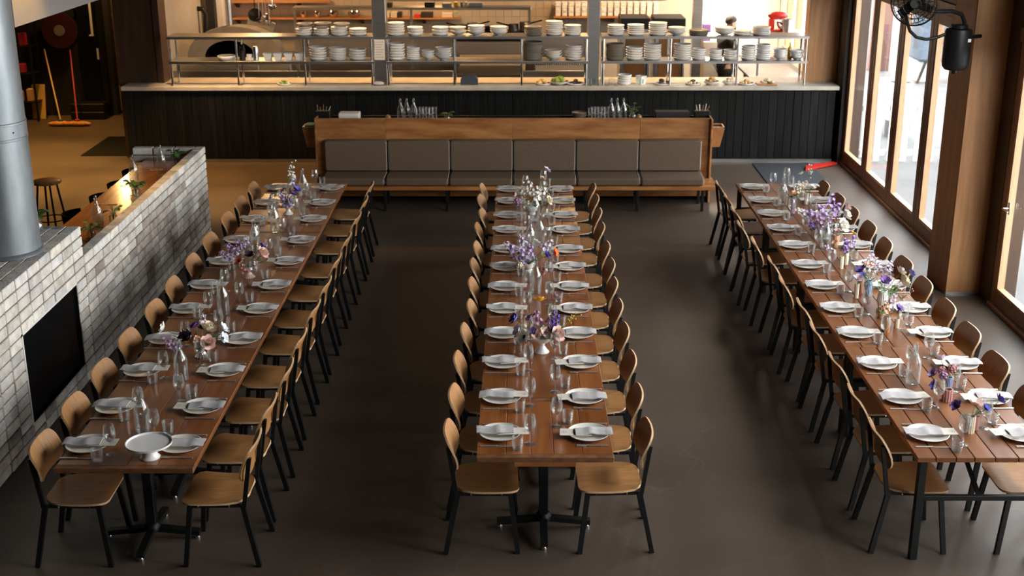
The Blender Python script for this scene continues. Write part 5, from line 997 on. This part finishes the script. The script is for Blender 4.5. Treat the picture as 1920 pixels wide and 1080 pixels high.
# stools
def stool(label, loc, h, m, r=.17):
    t = thing('bar_stool', label, 'stool', loc, random.uniform(0, 1), 'bar stools'); obj('seat', MB().lathe([(0, h-.035), (r*.95, h-.035), (r, h-.025), (r, h-.006), (r*.95, h), (0, h-.004)], 28), M[m], t)
    for k in range(4):
        a = PI/4+k*PI/2; obj('leg', MB().tube([(.11*math.cos(a), .11*math.sin(a), h-.036), (.20*math.cos(a), .20*math.sin(a), 0)], .013, 8), M['black'], t)
    ring = [(.175*math.cos(a*PI/12), .175*math.sin(a*PI/12), .22) for a in range(25)]; obj('foot_ring', MB().tube(ring, .008, 6, cap=False), M['black'], t)
stool('timber topped black stool standing free behind the flue', (-5.75, 14.95, 0), .70, 'frame')
def bar_chair(label, loc):
    t = thing('bar_chair', label, 'stool', loc, 0, 'black bar chairs at the bar top'); h = .70
    obj('seat', MB().lathe([(0, h-.04), (.18, h-.04), (.19, h-.02), (.18, h), (0, h-.006)], 24), M['black_matte'], t)
    rows = [[(-.20*math.cos(a)*(1+.08*q), .20*math.sin(a), h+.03+.12*q) for a in [(-1.1+2.2*j/10) for j in range(11)]] for q in (0, .3, .7, 1)]
    obj('backrest', shell(rows, .02, (1, 0, 0)), [M['black_matte'], M['black_matte']], t)
    for k in range(4):
        a = PI/4+k*PI/2; obj('leg', MB().tube([(.12*math.cos(a), .12*math.sin(a), h-.041), (.20*math.cos(a), .20*math.sin(a), 0)], .014, 8), M['black'], t)
    for a in (-.7, .7): obj('back_post', MB().tube([(-.16*math.cos(a), .17*math.sin(a), h-.03), (-.205*math.cos(a), .205*math.sin(a), h+.08)], .010, 6), M['black'], t)
for i, (u, v) in enumerate(((240, 302), (213, 325), (180, 348), (130, 378))):
    q = P(u, v, Z=.93); bar_chair('black low backed bar chair, %s from the kitchen along the bar' % ORD[i], (q.x+.20, q.y-.15, 0))
# bar top wares
BZ = .9805
for i, (x, y) in enumerate(((-4.11, 14.17), (-4.28, 13.66), (-4.115, 11.87))): bottle('glass water bottle on the bar top, %s from the kitchen end' % ORD[i], (x, y, BZ), 'bottles on the bar top')
for i, (x, y) in enumerate(((-4.02, 13.75), (-4.05, 12.85), (-4.12, 11.95), (-4.02, 14.35))): tumbler('water tumbler on the bar top, %s of four along it' % ORD[i], (x, y, BZ), 'tumblers on the bar top')
for i, (x, y) in enumerate(((-4.25, 14.35), (-4.3, 13.55), (-4.3, 12.75), (-4.3, 11.85))):
    t = thing('table_fork', 'steel fork laid on the bar top, %s from the kitchen end' % ORD[i], 'fork', (x, y, BZ), PI, 'forks on the bar top'); obj('fork_handle', fk_h, None, t); obj('fork_head', fk_b, None, t)
plant('leafy sprig in a jar at the kitchen end of the bar top', (-4.05, 14.62, BZ), 8, .18, h=.06); plant('leafy sprig in a jar in the middle of the bar top', (-4.10, 13.1, BZ), 10, .2, h=.08); plant('trailing sprig in a jar near the hearth on the bar top', (-4.06, 11.5, BZ), 7, .18, h=.08); plant('leafy sprig in a glass jar on the brick hearth', (-4.12, 10.38, 1.377), 9, .16, h=.14)
plant('small leaf sprig in a jar by the last bar bottle', (-4.02, 12.05, BZ), 5, .16, h=.08)
# ------------------------------------------------------------------ fan and misting tank on the pillar
fc = P(1714, 6, Y=12.35); t = thing('cage_fan', 'black caged wall fan above the glass doors', 'fan', fc, 0)
R_ = .215; cage = MB()
for k in range(28):
    a = k*2*PI/28; cage.tube([(.05*math.cos(a), -.09, .05*math.sin(a)), (.8*R_*math.cos(a), -.08, .8*R_*math.sin(a)), (R_*math.cos(a), 0, R_*math.sin(a)), (.8*R_*math.cos(a), .08, .8*R_*math.sin(a)), (.05*math.cos(a), .10, .05*math.sin(a))], .0028, 4)
for q, y in ((.4, -.086), (.62, -.083), (.8, -.08), (1.0, 0), (.8, .08), (.55, .09)): cage.tube([(q*R_*math.cos(a*PI/16), y, q*R_*math.sin(a*PI/16)) for a in range(33)], .004 if q < 1 else .009, 5, cap=False)
tilt = Matrix.Rotation(-.5, 4, 'Z') @ Matrix.Rotation(.15, 4, 'X')
obj('cage', cage.xf(tilt), M['black'], t); bl = MB().lathe([(0, -.03), (.045, -.03), (.045, .03), (0, .03)], 14).xf(MR).mesh('hub', M['black']); obj('hub', bl, None, t)
for k in range(3):
    a = k*2*PI/3+.3; m_ = MB().box(.03, .18, -.004, .004, -.05, .05, .003).xf(tilt @ Matrix.Rotation(a, 4, 'Y') @ Matrix.Rotation(.45, 4, 'X')); obj('fan_blade', m_, M['black'], t)
obj('motor', MB().lathe([(0, 0), (.075, 0), (.08, .03), (.07, .16), (0, .17)], 18).xf(tilt @ Matrix.Translation((0, .07, 0)) @ Matrix.Rotation(-PI/2, 4, 'X')), M['black'], t)
pp = [P(1755, 22, Y=12.5), P(1785, 21, Y=12.55), P(1803, 27, Y=12.6), P(1808, 40, Y=12.62), P(1808, 70, Y=12.64)]
obj('bracket_arm', MB().tube([p-fc for p in pp]+[Vector((4.55, 12.735, pp[-1].z))-fc], .020, 10), M['black'], t)
tk = P(1790, 130, Y=12.5); t = thing('misting_tank', 'black cylindrical tank bracketed to the pillar below the fan', 'tank', (tk.x, 12.5, tk.z))
obj('tank_body', MB().lathe([(0, 0), (.10, 0), (.125, .03), (.13, .06), (.13, .36), (.12, .39), (0, .40)], 24), M['black'], t); obj('tank_lid', MB().lathe([(0, .40), (.08, .40), (.08, .43), (0, .43)], 18), M['black'], t); obj('tank_bracket', MB().box(-.05, .05, .10, .235, .15, .3), M['black'], t); obj('outlet_cap', MB().lathe([(0, -.04), (.03, -.04), (.03, 0), (0, 0)], 12), M['black'], t); obj('tag', MB().box(.055, .085, -.128, -.118, .28, .31), M['white'], t)
hs = [P(1702, 45, Y=12.4), P(1706, 58, Y=12.42), P(1718, 70, Y=12.44), P(1736, 74, Y=12.46), P(1755, 71, Y=12.48), P(1775, 63, Y=12.5)]
one('black_hose', 'black hose looping from the fan to the tank', 'hose', MB().tube([P(1699, 30, Y=12.38)]+hs+[(tk.x, 12.5, tk.z+.42)], .016, 10), M['black'])
